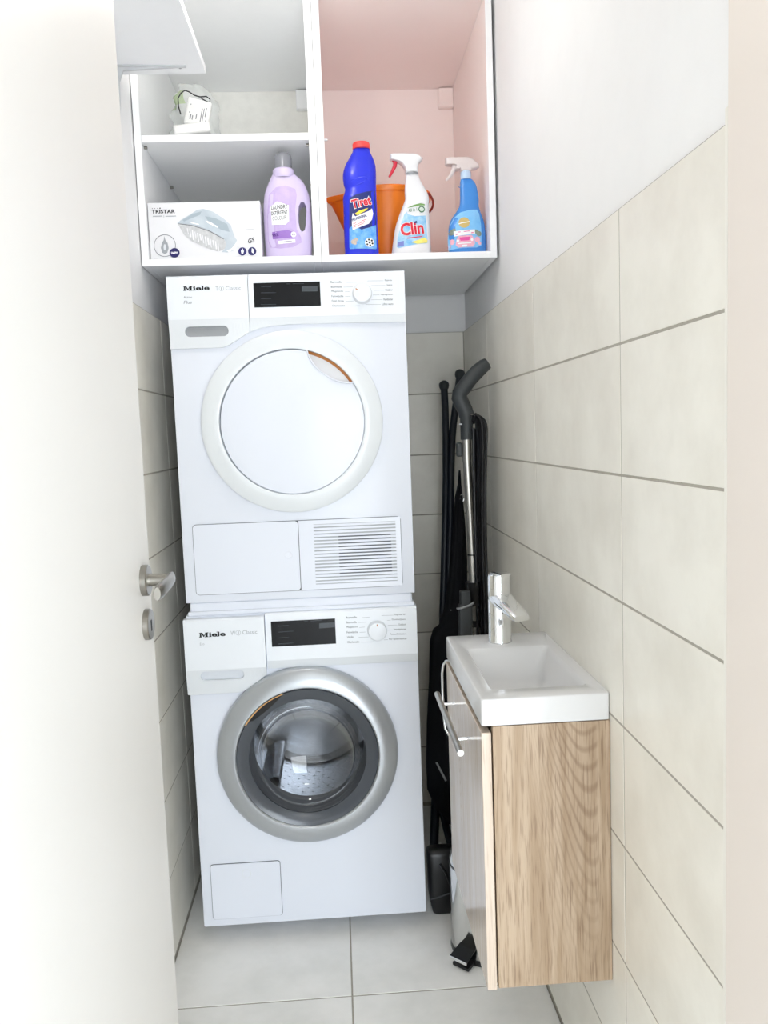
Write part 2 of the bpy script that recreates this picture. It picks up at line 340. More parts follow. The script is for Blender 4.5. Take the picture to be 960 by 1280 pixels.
# ------------------------------------------------------------------ machines
def fascia(xs, ztop, zmid, low, yf, yb, name, parent, m):
    mb = MB(); rows = []
    for x in xs:
        zl = low(x)
        rows.append([(x, yf + .003, ztop), (x, yf, ztop - .004), (x, yf, zmid), (x, yf * .55, zl + .001), (x, yf * .5, zl), (x, yb, zl), (x, yb, ztop)])
    mb.grid(rows, close=True, sm=False, capa=True, capb=True)
    o = obj(name, mb, [m, band], parent)
    for p in o.data.polygons:
        c = p.center; org = ORG[o.name]
        if p.normal.y < -.3 and c.z + org.z < zmid: p.material_index = 1
    return o
def ramp(pts):
    def f(x):
        for (a, za), (b, zb) in zip(pts[:-1], pts[1:]):
            if x <= b: return za + (zb - za) * max(0, (x - a)) / (b - a)
        return pts[-1][1]
    return f
def lin_x(a, b, n): return [a + (b - a) * k / n for k in range(n + 1)]
def miele(mb, S, x0, y0, x1, y1, h):       # heavy slab serif wordmark
    w_ = x1 - x0; t = (y1 - y0) / w_
    def pt(u, v): return (x0 + w_ * u, y0 + t * w_ * u - h * v)
    for q in ([(0, 0), (.115, 0), (.115, .13), (.085, .15), (.085, .84), (.115, 1), (0, 1), (0, .87), (.022, .85), (.022, .15), (0, .13)],
              [(.205, 0), (.345, 0), (.345, .13), (.322, .15), (.322, .85), (.345, .87), (.345, 1), (.24, 1), (.232, .85), (.232, .15), (.205, .13)],
              [(.06, 1), (.115, 1), (.185, .38), (.235, 1), (.265, 1), (.185, .06), (.165, .06)]):
        put_poly(mb, S, [pt(*p) for p in q], 0)
    put_text(mb, S, 'iele', pt(.385, 0), pt(1, 0), h * 1.02, .030)
    for u0, u1, v0, v1 in ((.365, .475, 0, .12), (.365, .42, .58, .70), (.655, .755, 0, .12), (.655, .70, .90, 1.02)):
        put_poly(mb, S, [pt(u0, v0), pt(u1, v0), pt(u1, v1), pt(u0, v1)], 0)
def programmes(parent, S, rows, name='programme_lettering'):
    mb = MB()
    for s, a, b, h, lead in rows:
        put_text(mb, S, s, a, b, h, .012)
        if lead: put_line(mb, S, lead, .28)
    return obj(name, mb, grey_ink, parent, kind='stuff')
def knob(parent, x, z, y, r, h, mark):
    cx, cz = F(x, z, y); k = obj('programme_knob', MB().lathe([(0, 0), (r * 1.04, 0), (r * 1.02, -h * .2), (r, -h * .75), (r * .93, -h * .95), (r * .7, -h * 1.02), (0, -h * 1.03)], (cx, y, cz), 'y', 48), wplast, parent)
    mx, mz = cx + r * .82 * math.cos(mark), cz + r * .82 * math.sin(mark)
    obj('knob_mark', MB().tube([(mx, y - h * 1.0, mz), (mx * .75 + cx * .25, y - h * 1.03, mz * .75 + cz * .25)], .0012, 6), orange_ac, k)
    return k
# ---- tumble dryer (top)
dt = thing('tumble_dryer', 'white tumble dryer stacked on top of the washing machine, closed white round door', 'dryer', (.298, .31, .928))
obj('body', MB().box((.002, 0, .9285), (.596, .632, 1.752), .004, 2), enamel, dt)
low_d = ramp([(.0, 1.5757), (.132, 1.5757), (.15, 1.582), (.175, 1.597), (.2, 1.612), (.225, 1.6205), (.255, 1.6255), (.31, 1.6285), (.42, 1.628), (.60, 1.6262)])
YF = -.012
cdw = fascia([.003] + lin_x(.03, .2022, 22), 1.7525, 1.6465, low_d, YF, .0, 'container_drawer', dt, wplast)
cut(cdw, MB().prism(rrect(*[v for v in (F(.0395, 0, YF)[0], F(.1478, 0, YF)[0], F(0, 1.6055, YF)[1], F(0, 1.631, YF)[1])], .0121), -.05, -.003))
obj('grip', MB().prism(rrect(.038, .15, 1.602, 1.634, .0121), -.0032, -.001), dgrey, cdw)
cpn = fascia(lin_x(.2036, .5945, 40), 1.7525, 1.6465, low_d, YF, .0, 'control_panel', dt, wplast)
SD = plane(YF - .0004)
mb = MB(); miele(mb, SD, 229, 363.6, 262, 362.4, 5.6); obj('wordmark', mb, black_ink, cdw)
mb = MB(); put_text(mb, SD, 'T', (269.5, 363.3), (273, 363.2), 5.2); put_text(mb, SD, '1', (276.2, 362.6), (277.4, 362.6), 3.6); put_text(mb, SD, 'Classic', (282, 362.9), (301, 362.3), 5, .004)
put_line(mb, SD, [(276.8 + 2.9 * math.cos(a * PI / 8), 360.7 + 2.9 * math.sin(a * PI / 8)) for a in range(17)], .45)
obj('model_lettering', mb, lgrey_ink, cdw)
mb = MB(); put_text(mb, SD, 'Active', (229.6, 373), (240, 372.8), 3); put_text(mb, SD, 'Plus', (229.6, 380), (239.5, 379.6), 4, 0, .2); obj('small_lettering', mb, grey_ink, cdw)
ds = MB(); q = [at(*p, YF - .001) for p in ((317, 353.4), (400.3, 352.2), (400.5, 382), (317.5, 384.6))]
x0, x1 = (q[0].x + q[3].x) / 2, (q[1].x + q[2].x) / 2; z0, z1 = (q[2].z + q[3].z) / 2, (q[0].z + q[1].z) / 2
dsp = obj('display', MB().box((x0, YF - .001, z0), (x1, YF + .002, z1)), display, cpn)
def display_print(S, ox, oy, dsp):
    mb = MB()
    for k in range(4): put_line(mb, S, [(ox + 9, oy + 5 + k * 7.4), (ox + 22 + (k % 2) * 6, oy + 4.8 + k * 7.4)], .7)
    put_poly(mb, S, [(ox + 60, oy + 4.5), (ox + 80, oy + 4.2), (ox + 80, oy + 10.6), (ox + 60, oy + 10.9)], 0)
    put_line(mb, S, [(ox + 41, oy + 1.3), (ox + 46, oy + 1.2)], .8); put_line(mb, S, [(ox + 49, oy + 1.2), (ox + 63, oy + 1)], .7)
    obj('display_symbols', mb, dtext, dsp, kind='stuff')
display_print(plane(YF - .0014), 317, 353.5, dsp)
pr = []
for k, s in enumerate(('Baumwolle', 'Baumwolle', 'Pflegeleicht', 'Feinwäsche', 'Finish Wolle', 'Oberhemden')):
    y = 353.8 + 5.9 * k; x = 413.3 + .35 * k; e = x + (13.5, 13.5, 15, 15, 15, 16)[k]
    pr.append((s, (x, y), (e, y - .1), 2.6, [(e + (6.5 if k == 0 else 2), y - .8), ((446, 441, 437, 438, 442, 450)[k], y - 1.1)]))
for k, s in enumerate(('Express', 'Jeans', 'Outdoor', 'Imprägnieren', 'Handtücher', 'Lüften warm')):
    y = 351.8 + 5.9 * k; e = 490 + .3 * k; x = e - (9, 7, 9, 15, 12, 14)[k]
    pr.append((s, (x, y), (e, y - .1), 2.6, [((459, 464, 467, 466, 464, 457)[k], y - .7), (x - 1.5, y - .9)]))
programmes(cpn, SD, pr)
knob(cpn, .4870, 1.6985, YF, .0235, .026, 2.6)
# door of the dryer
dcx, dcz = F(.2968, 1.3842, -.02)
drd = obj('door', MB().lathe([(.2285, .0), (.2295, -.008), (.2285, -.0135), (.2225, -.017), (.198, -.0225), (.188, -.0235), (.1838, -.0225), (.1822, -.018), (.1822, -.004)], (dcx, 0, dcz), 'y', 120), mat('pale_ring_plastic', (222, 226, 229), .28, var=.004), dt)
pcx, pcz = F(.298, 1.3835, -.02)
pan = obj('door_panel', MB().lathe([(.0, -.0275)] + [(.1795 * k / 10, -.0275 + .0055 * (k / 10) ** 2) for k in range(1, 11)] + [(.1812, -.019), (.1812, -.003), (0, -.003)], (pcx, 0, pcz), 'y', 120), enamel, drd)
# lens shaped grip at the upper right of the door panel
a0, a1 = math.radians(76.5), math.radians(31); pts = []
for k in range(13):
    a = a0 + (a1 - a0) * k / 12; pts.append((pcx + .1835 * math.cos(a), pcz + .1835 * math.sin(a)))
A, B = Vector(pts[0]), Vector(pts[-1]); nrm = Vector((A.y - B.y, B.x - A.x)).normalized(); nrm = nrm if nrm.dot(Vector((pcx, pcz)) - A) > 0 else -nrm
inner = [tuple(B.lerp(A, k / 10) + nrm * .0245 * (1 - abs(2 * k / 10 - 1) ** 2.6)) for k in range(1, 10)]
lens = pts + inner
cut(pan, MB().prism(lens, -.06, -.0075))
obj('grip_recess', MB().prism(lens, -.0078, -.0045), gplast, pan)
edge = [( (lambda a: (pcx + .1822 * math.cos(a), pcz + .1822 * math.sin(a)))(a0 + (a1 - a0) * k / 14)) for k in range(15)]
eb = MB(); eb.grid([[(x, -.022, z) for x, z in edge], [(pcx + (x - pcx) * .968, -.0083, pcz + (z - pcz) * .968) for x, z in edge]], sm=True); obj('amber_edge', eb, orange_ac, pan)
rim = MB(); rim.tube([(x, -.0255, z) for x, z in [pts[0]] + inner[::-1] + [pts[-1]]], .0022, 8); obj('grip_rim', rim, enamel, pan)
# lower flaps
def flap_set(parent, x0, x1, z0, z1, split, name):
    sm = obj('flap_seam', MB().prism(rrect(x0, x1, z0, z1, .010), -.0012, .002), seam, parent)
    return sm
flap_set(dt, .0295, .5645, .949, 1.1325, .2995, '')
g = .0013
fp = MB().prism(rrect(.0295 + g, .2990 - g * .3, .949 + g, 1.1325 - g, .009), -.003, .001)
lf = obj('service_flap', fp, enamel, dt, 'plain lower left flap')
cxx, czz = F(.2715, 1.044, -.003)
obj('press_dimple', MB().lathe([(.0105, -.0031), (.0095, -.0035), (.0085, -.0031), (0, -.0029)], (cxx, 0, czz), 'y', 32), enamel, lf)
vx0, vx1, vz0, vz1 = .3385, .5505, .9635, 1.1205
pp = MB(); pp.box((.3003, -.003, .949 + g), (vx0, .001, 1.1325 - g)).box((vx1, -.003, .949 + g), (.5645 - g, .001, 1.1325 - g)).box((vx0, -.003, .949 + g), (vx1, .001, vz0)).box((vx0, -.003, vz1), (vx1, .001, 1.1325 - g))
vp = obj('vent_panel', pp, enamel, dt, 'slotted lower right panel')
obj('vent_recess', MB().box((vx0, -.0016, vz0), (vx1, -.0011, vz1)), mat('vent_back', (186, 189, 193), .7), vp)
bx = MB().box((.4015, -.0019, 0.9815), (.5375, -.0015, 1.0885)); obj('fan_grille', bx, mat('vent_dark', (104, 108, 114), .7), vp)
sl = MB(); ns = 18
for k in range(ns):
    z = vz0 + (k + .5) * (vz1 - vz0) / ns; sl.add([(vx0, -.0032, z + .0032), (vx1, -.0032, z + .0032), (vx1, -.0042, z - .0022), (vx0, -.0042, z - .0022), (vx0, -.0022, z + .003), (vx1, -.0022, z + .003), (vx1, -.0032, z - .0026), (vx0, -.0032, z - .0026)], [[0, 1, 2, 3], [7, 6, 5, 4], [0, 4, 5, 1], [3, 2, 6, 7], [0, 3, 7, 4], [1, 5, 6, 2]])
obj('vent_slats', sl, enamel, vp, kind='stuff')
# ---- stacking frame between the machines
tag = obj('stacking_frame', MB().box((.011, .004, .9005), (.588, .60, .9285), .003).box((.006, -.004, .8955), (.5925, .60, .906), .002), enamel)
tag['label'] = 'narrow white connecting frame between the dryer and the washing machine'; tag['category'] = 'frame'
# ---- washing machine (bottom)
wm = thing('washing_machine', 'white front loading washing machine on the floor, with glass porthole and silver ring', 'washing machine', (.298, .31, 0))
wbody = obj('body', MB().box((-.0015, 0, .0475), (.598, .632, .8955), .004, 2), enamel, wm)
wcx, wcz = F(.2962, .4995, -.03)
cut(wbody, MB().prism(circ(wcx, wcz, .1905, 72), -.1, .42))
for sx in (.05, .545):
    for sy in (.12, .57): obj('foot', MB().lathe([(0, 0), (.02, 0), (.02, .012), (.008, .014), (.008, .049)], (sx, sy, .0005), n=16), blackp, wm)
low_w = ramp([(-.01, .690), (.13, .690), (.148, .697), (.165, .707), (.184, .7215), (.2035, .7365)])
YD = -.022
dd = fascia([-.0045] + lin_x(.02, .2012, 22), .8895, .757, low_w, YD, .0, 'detergent_drawer', wm, wplast)
gx0, gz0 = F(.0275, .7215, YD); gx1, gz1 = F(.1405, .7465, YD)
cut(dd, MB().prism(rrect(gx0, gx1, gz0 - .0, gz1, .0118), -.06, -.0075))
obj('grip', MB().prism(rrect(gx0 - .002, gx1 + .002, gz0 - .002, gz1 + .002, .0118), -.0078, -.004), mat('grip_pale', (214, 218, 224), .4), dd)
cp2 = fascia(lin_x(.2035, .5965, 30), .8955, .770, lambda x: .748, YF, .0, 'control_panel', wm, wplast)
SWd = plane(YD - .0004); SW = plane(YF - .0004)
mb = MB(); miele(mb, SWd, 249, 797, 282, 795, 5.9); obj('wordmark', mb, black_ink, dd)
mb = MB(); put_text(mb, SWd, 'W', (288.5, 794.2), (294.5, 793.9), 5.4); put_text(mb, SWd, '1', (297.2, 792.9), (298.5, 792.9), 3.8); put_text(mb, SWd, 'Classic', (303.2, 793), (321.5, 792.1), 5, .004)
put_line(mb, SWd, [(297.8 + 3 * math.cos(a * PI / 8), 791 + 3 * math.sin(a * PI / 8)) for a in range(17)], .45); obj('model_lettering', mb, lgrey_ink, dd)
mb = MB(); put_text(mb, SWd, 'Eco', (250, 806.6), (255.5, 806.3), 3); obj('small_lettering', mb, lgrey_ink, dd)
q = [at(*p, YF - .001) for p in ((338.5, 777.6), (419, 772.6), (419.8, 804), (340, 809.2))]
x0, x1 = (q[0].x + q[3].x) / 2, (q[1].x + q[2].x) / 2; z0, z1 = (q[2].z + q[3].z) / 2, (q[0].z + q[1].z) / 2
dsp = obj('display', MB().box((x0, YF - .001, z0), (x1, YF + .002, z1)), display, cp2)
S_ = plane(YF - .0014); display_print(lambda x, y: S_(x, y - (x - 339) * .062), 339, 778.3, dsp)
pr = []
for k, s in enumerate(('Baumwolle', 'Baumwolle', 'Pflegeleicht', 'Feinwäsche', 'Wolle', 'Oberhemden')):
    y = 773.2 + 6.15 * k; x = 432.4 + .35 * k; e = x + (13.5, 13, 14, 14, 8, 15)[k]
    pr.append((s, (x, y), (e, y - .5), 2.6, [(e + (6.5 if k in (0, 4) else 2), y - 1.2), ((462, 458, 456, 457, 461, 467)[k], y - 1.7)]))
for k, s in enumerate(('Express 20', 'Dunkles/Jeans', 'Outdoor', 'Imprägnieren', 'Pumpen/Schleudern', 'Nur Spülen/Stärken')):
    y = 769.8 + 6.1 * k; e = 506.5 + .35 * k; x = e - (13, 17, 9, 15, 20, 22)[k]
    pr.append((s, (x, y), (e, y - .4), 2.6, [((477, 484, 485, 484, 483, 480)[k], y - .4), (x - 1.5, y - .8)] if k not in (4,) else None))
programmes(cp2, SW, pr)
knob(cp2, .4925, .8345, YF, .0245, .022, PI / 2)
# porthole
wd = obj('door', MB().lathe([(.236, 0), (.2375, -.012), (.236, -.021), (.230, -.027), (.212, -.036), (.196, -.040), (.1885, -.0395), (.1855, -.036), (.1850, -.012)], (wcx + .0005, 0, wcz + .002), 'y', 140), silverp, wm, 'silver door ring with glass porthole')
obj('porthole_trim', MB().lathe([(.1852, -.030), (.1835, -.033), (.178, -.031), (.156, -.023), (.1535, -.020), (.1535, -.016), (.185, -.012)], (wcx, 0, wcz), 'y', 120), smoke, wd)
gl = MB(); gp = [(.1533, -.021)] + [(.1525 * math.cos(k * PI / 28), -.019 + .092 * math.sin(k * PI / 28)) for k in range(15)]
gp2 = []
gl.lathe(gp + gp2, (wcx, 0, wcz + .001), 'y', 96); obj('glass_bowl', gl, glass, wd)
am = MB(); aa = [math.radians(108 + 40 * k / 14) for k in range(15)]
am.grid([[(wcx + r * math.cos(a), y, wcz + r * math.sin(a)) for a in aa] for r, y in ((.1857, -.0368), (.1825, -.0345), (.1822, -.0325))], sm=True); obj('amber_edge', am, mat('amber_pale', (226, 176, 120), .4), wd)
hc = MB(); aa = [math.radians(106 + 44 * k / 14) for k in range(15)]
hc.grid([[(wcx + (.1822 - .016 * t * math.sin(PI * k / 14)) * math.cos(a), -.0335 + .004 * t, wcz + (.1822 - .016 * t * math.sin(PI * k / 14)) * math.sin(a)) for k, a in enumerate(aa)] for t in (0, 1)], sm=True); obj('grip_recess', hc, blackp, wd)
# drum and gasket inside the cavity
dm = MB(); dm.lathe([(.150, .075), (.188, .078), (.1885, .10), (.1885, .40), (.17, .412), (.06, .40), (0, .405)], (wcx, 0, wcz), 'y', 72); drum = obj('drum', dm, steel, wm)
for k in range(3):
    lb = MB()
    a = PI / 2 + .35 + k * 2 * PI / 3; c, s = math.cos(a), math.sin(a); rows = []
    for j in range(7):
        u = -1 + j / 3; hh = .045 * (1 - u * u) + .002
        rows.append([(wcx + c * (.187 - hh) - s * u * .03, y, wcz + s * (.187 - hh) + c * u * .03) for y in (.11, .13, .37, .39)])
    lb.grid(rows, sm=True); obj('drum_paddle', lb, steel, drum)
hl = MB()
for i in range(40):
    for j in range(9):
        a = 2 * PI * (i + .5 * (j % 2)) / 40; y = .13 + j * .028; r = .1879; d = .0032
        hl.add([(wcx + r * math.cos(a + t * d / r * 1.0), y + u, wcz + r * math.sin(a + t * d / r)) for t, u in ((-1, 0), (0, -d), (1, 0), (0, d))], [[0, 1, 2, 3]])
obj('drum_holes', hl, blackp, drum, kind='stuff')
obj('door_gasket', MB().lathe([(.1895, -.002), (.1895, .02), (.180, .028), (.172, .022), (.166, .030), (.160, .052), (.152, .060), (.150, .076)], (wcx, 0, wcz), 'y', 96), rubber, wm)
obj('flap_seam', MB().prism(rrect(.0237, .2100, .0675, .2220, .008), -.0012, .002), seam, wm)
sf = obj('service_flap', MB().prism(rrect(.0237 + g, .2100 - g, .0675 + g, .2220 - g, .007), -.003, .001), enamel, wm, 'square flap at the lower left')
fx_, fz_ = F(.119, .190, -.003)
obj('flap_mark', MB().lathe([(.0125, -.0031), (.0118, -.0034), (.0111, -.0031)], (fx_, 0, fz_), 'y', 32), band, sf)

# ------------------------------------------------------------------ wall cabinets
Y0, YC = .134, .734; CB, CT = 1.8078, 2.497; t_ = .0175
def panel(name, lo, hi, m, parent, label=None): return obj(name, MB().box(lo, hi, .0008), m, parent, label)
c1 = thing('wall_cabinet', 'left open wall cabinet bay, pale grey inside, with one shelf', 'cabinet', (.15, .43, CB))
XA, XB, XC, XD = -.0840, .3875, .3885, .8605
panel('side_panel', (XA, Y0, CB), (XA + t_, YC, CT), white_ml, c1); panel('side_panel', (XB - .0195, Y0, CB), (XB, YC, CT), white_ml, c1)
panel('bottom_panel', (XA + t_, Y0, CB), (XB - .0195, YC, CB + t_), white_ml, c1); panel('top_panel', (XA + t_, Y0, CT - t_), (XB - .0195, YC, CT), white_ml, c1)
panel('back_panel', (XA + t_, YC - .004, CB + t_), (XB - .0195, YC, CT - t_), mat('cream_back', (238, 237, 231), .6), c1)
panel('shelf', (XA + t_ + .0005, Y0 + .001, 2.1225), (XB - .020, YC - .006, 2.1405), white_ml, c1)
obj('hanger_cover', MB().box((XB - .0195 - .045, YC - .028, CT - t_ - .066), (XB - .020, YC - .0045, CT - t_ - .004), .003), white_ml, c1)
for x, y in ((XA + t_, .165), (XA + t_, .52), (XB - .0195, .165), (XB - .0195, .52)):
    s = 1 if x < 0 else -1; obj('shelf_pin', MB().tube([(x, y, 2.1185), (x + s * .009, y, 2.1185)], .0035, 10), nickel, c1)
c2 = thing('wall_cabinet', 'right open wall cabinet bay with pink bounce light painted into its interior colour, holding cleaning bottles', 'cabinet', (.62, .43, CB))
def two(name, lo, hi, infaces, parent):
    o = panel(name, lo, hi, white_ml, parent); o.data.materials.append(bounce_ml)
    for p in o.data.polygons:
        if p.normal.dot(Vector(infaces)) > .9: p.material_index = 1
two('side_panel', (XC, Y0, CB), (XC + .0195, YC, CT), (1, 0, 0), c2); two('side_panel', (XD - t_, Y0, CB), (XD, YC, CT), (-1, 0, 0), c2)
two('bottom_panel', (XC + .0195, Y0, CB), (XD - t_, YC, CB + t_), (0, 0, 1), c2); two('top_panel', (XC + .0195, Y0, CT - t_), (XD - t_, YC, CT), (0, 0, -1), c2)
panel('back_panel', (XC + .0195, YC - .004, CB + t_), (XD - t_, YC, CT - t_), bounce_ml, c2)
obj('hanger_cover', MB().box((XD - t_ - .05, YC - .028, CT - t_ - .066), (XD - t_ - .0005, YC - .0045, CT - t_ - .004), .003), bounce_ml, c2)
obj('shelf_pin', MB().tube([(XC + .0195, .16, 2.13), (XC + .0285, .16, 2.13)], .003, 10), white_ml, c2)

# ------------------------------------------------------------------ wall shelf on the left with bracket
ws = thing('wall_shelf', 'white shelf board on a metal bracket at the upper left wall above the door', 'shelf', (0, -.5, 2.24))
obj('shelf_board', MB().box((XL - .0175, -1.12, 2.24), (.1255, .012, 2.2585), .0008), white_ml, ws)
for by in (-.034, -.95):
    br = MB(); x0 = XL - .0178
    br.prism([(x0, 2.2395), (.082, 2.2395), (.084, 2.2365), (.06, 2.2362), (x0 + .024, 2.230), (x0 + .0135, 2.205), (x0 + .0105, 2.12), (x0 + .004, 2.03), (x0, 2.03)], by - .004, by + .004)
    w2 = .013
    br.add([(x0, by - w2, 2.2398), (.085, by - w2 * .45, 2.2398), (.085, by + w2 * .45, 2.2398), (x0, by + w2, 2.2398), (x0, by - w2, 2.2375), (.085, by - w2 * .45, 2.2375), (.085, by + w2 * .45, 2.2375), (x0, by + w2, 2.2375)], [[0, 1, 2, 3], [7, 6, 5, 4], [0, 4, 5, 1], [1, 5, 6, 2], [2, 6, 7, 3]])
    br.add([(x0 + .0001, by - w2, 2.2395), (x0 + .0001, by + w2, 2.2395), (x0 + .0001, by + w2 * .4, 2.04), (x0 + .0001, by - w2 * .4, 2.04), (x0 + .0024, by - w2, 2.2395), (x0 + .0024, by + w2, 2.2395), (x0 + .0024, by + w2 * .4, 2.04), (x0 + .0024, by - w2 * .4, 2.04)], [[0, 1, 2, 3], [7, 6, 5, 4], [0, 4, 5, 1], [1, 5, 6, 2], [2, 6, 7, 3], [3, 7, 4, 0]])
    bo = obj('bracket', br, mat('bracket_white', (206, 208, 210), .4), ws)
    for sx in (-.068, .07): obj('screw', MB().lathe([(0, 0), (.0032, 0), (.0032, -.0015), (0, -.0018)], (sx, by + .005, 2.2376), n=12), dgrey, bo)
    obj('screw', MB().lathe([(0, 0), (.0032, 0), (.0032, .0015), (0, .0018)], (x0 + .0024, by, 2.205), 'x', 12), dgrey, bo)

# ------------------------------------------------------------------ bottles and other shelf contents
FZ = CB + t_                                 # cabinet floor
class Bottle:
    def __init__(s, yc, spec, br, n=2.4, fz=FZ):
        s.yc, s.br, s.n = yc, br, n; s.k = []
        for py, l, r, *b in spec:
            a, c = at(l, py, yc), at(r, py, yc); s.k.append(((a.z + c.z) / 2, (a.x + c.x) / 2, (c.x - a.x) / 2, b[0] if b else br))
        s.k.sort(); z = s.k[0]
        s.k[0] = (fz,) + z[1:]
    def par(s, z):
        K = s.k
        if z <= K[0][0]: return K[0][1:]
        for i in range(len(K) - 1):
            if z <= K[i + 1][0]:
                t = (z - K[i][0]) / (K[i + 1][0] - K[i][0]); p0 = K[max(i - 1, 0)]; p1 = K[i]; p2 = K[i + 1]; p3 = K[min(i + 2, len(K) - 1)]
                out = []
                for c in (1, 2, 3):
                    d = p2[0] - p1[0]; m1 = (p2[c] - p0[c]) / (p2[0] - p0[0]) * d if p2[0] > p0[0] else 0; m2 = (p3[c] - p1[c]) / (p3[0] - p1[0]) * d
                    out.append((2 * t ** 3 - 3 * t * t + 1) * p1[c] + (t ** 3 - 2 * t * t + t) * m1 + (-2 * t ** 3 + 3 * t * t) * p2[c] + (t ** 3 - t * t) * m2)
                return out
        return K[-1][1:]
    def ring(s, z, N=44, sc=1):
        cx, a, b = s.par(z); out = []
        for j in range(N):
            t = 2 * PI * j / N; c, q = math.cos(t), math.sin(t); e = 2 / s.n
            out.append((cx + sc * a * math.copysign(abs(c) ** e, c), s.yc + sc * a * b * math.copysign(abs(q) ** e, q), z))
        return out
    def mesh(s, steps=40, bot=.985):
        z0, z1 = s.k[0][0], s.k[-1][0]; rows = [s.ring(z0, sc=.9), s.ring(z0 + .0006, sc=.965), s.ring(z0 + .003, sc=bot + .012)]
        rows += [s.ring(z0 + .005 + (z1 - z0 - .005) * k / steps) for k in range(steps + 1)]
        return MB().grid(rows, True, True, True, True)
    def S(s, eps=.0005):
        eps = eps * 2.2
        def f(px, py):
            p = at(px, py, s.yc - .03); cx, a, b = s.par(p.z); u = min(.999, abs((p.x - cx) / max(a, 1e-5)))
            return Vector((p.x, s.yc - a * b * (1 - u ** s.n) ** (1 / s.n) - eps, p.z))
        return f
def dec(name, parent, S, polys, m, sub=2):
    mb = MB()
    for p in polys: put_poly(mb, S, p, sub)
    return obj(name, mb, m, parent, fix=False, kind='stuff' if len(polys) > 1 else None)
# lavender detergent bottle
b = Bottle(.196, [(325, 333, 389.5), (316, 332.6, 389.8), (295, 331, 390), (265, 329.5, 389), (250, 329.8, 387.5), (240, 331.5, 384.5), (228, 336, 378.5), (218.5, 340.4, 368.5)], .52, 2.3)
LV = mat('lavender_plastic', (209, 196, 228), .35, var=.01)
t = thing('detergent_bottle', 'lavender laundry detergent bottle with moulded side handle and clear cap', 'bottle', (b.par(FZ)[0], .196, FZ))
bd = obj('bottle_body', b.mesh(46), LV, t)
hp = [(373.5, 258), (376, 253), (380, 252.5), (382.6, 258), (383.2, 266), (382.2, 274), (382.3, 281), (380.6, 288), (377.6, 290.2), (375, 287), (373.4, 279), (372.8, 268)]
cut(bd, MB().prism([(at(*p, .17).x, at(*p, .17).z) for p in hp], .1, .3))
S = b.S()
nx0, nx1 = at(340.8, 212, .196), at(367.5, 212, .196); ncx, nr = (nx0.x + nx1.x) / 2, (nx1.x - nx0.x) / 2
zt = at(350, 218, .196).z; obj('neck_ring', MB().lathe([(nr * .9, -.012), (nr, -.006), (nr * 1.02, 0), (nr, .009), (nr * .9, .012), (nr * .75, .013), (nr * .75, .03), (0, .03)], (ncx, .196, zt), n=40), LV, t)
cl = MB(); cr = nr * .82; hz_ = at(350, 192.5, .196).z - zt
cl.lathe([(cr, .0128), (cr, hz_ * .75), (cr * .93, hz_ * .9), (cr * .7, hz_ * .99), (0, hz_)], (ncx, .196, zt), n=40); obj('cap', cl, mat('clear_cap', (176, 178, 186), .25, trans=.45, var=0), t, 'translucent grey cap')
dec('label_print', bd, b.S(.0003), [[(334.5, 300), (333.5, 270), (335.5, 243), (345, 233.5), (357, 231.5), (369, 236), (371, 244), (369, 262), (371, 287), (376.5, 297), (377, 303), (366, 309.5), (350, 311), (338, 309)]], mat('lavender_print', (194, 173, 218), .4, var=.06, scale=60), 3)
dec('label_plaque', bd, b.S(.0006), [[(338, 258.5), (346, 252), (361, 257), (361.5, 277), (357, 281.5), (340, 281)]], white_ml)
mb = MB(); SS = b.S(.0009)
put_text(mb, SS, 'LAUNDRY', (339.2, 262.5), (359.7, 261.3), 5.3, .01); put_text(mb, SS, 'DETERGENT', (339.3, 269.3), (359.9, 268), 4.8, .01); put_text(mb, SS, 'COLOUR', (340.8, 276), (358, 274.8), 5, -.008); obj('lettering', mb, black_ink, bd, fix=False)
dec('purple_band', bd, b.S(.0005), [[(340, 290), (360, 288), (368, 291), (369, 296), (360, 298), (341, 299)]], mat('purple_print', (150, 112, 190), .4, var=.02))
mb = MB(); put_text(mb, SS, '96%', (340.2, 296), (348.6, 295.6), 4, .02); obj('percent_lettering', mb, mat('dark_purple', (82, 40, 120), .5), bd, fix=False)
dec('round_badge', bd, b.S(.0009), [pcirc(367, 293.5, 3.4), [(348, 301.5), (369, 299.5), (369.5, 303.5), (348.5, 305.5)]], white_ml)
mb = MB(); put_text(mb, b.S(.0013), '18', (365.3, 294.9), (368.7, 294.8), 2.7, .02); put_line(mb, b.S(.0013), [(351, 303), (365, 301.8)], .6); obj('badge_lettering', mb, mat('dark_purple', (82, 40, 120)), bd, fix=False)
# blue drain cleaner
b = Bottle(.196, [(325, 431.6, 474.3), (316, 431.2, 473.6), (291, 430, 472.3), (260, 429.3, 471.3), (247, 428.8, 470.6), (242, 430.4, 470.4), (236, 431.2, 470.3), (231, 429.6, 470.1), (219, 428.5, 470), (208, 431.2, 469.3), (198, 436.5, 466), (190, 440.6, 462.3), (186, 441.2, 462)], .62, 2.5)
t = thing('drain_cleaner_bottle', 'tall royal blue drain cleaner bottle with flat red cap', 'bottle', (b.par(FZ)[0], .196, FZ))
bd = obj('bottle_body', b.mesh(60), mat('royal_blue_plastic', (38, 52, 214), .26, var=.02), t)
p0, p1 = at(440.7, 184, .196), at(462.2, 184, .196); rr = (p1.x - p0.x) / 2; za, zb = at(450, 187, .196).z, at(450, 179.3, .196).z
obj('cap', MB().lathe([(0, za), (rr, za), (rr * 1.02, za + .002), (rr * 1.0, zb - .003), (rr * .93, zb), (0, zb)], ((p0.x + p1.x) / 2, .196, 0), n=36), mat('coral_red_plastic', (240, 74, 70), .4), t, 'flat red screw cap')
gv = MB(); SS = b.S(-.0006)
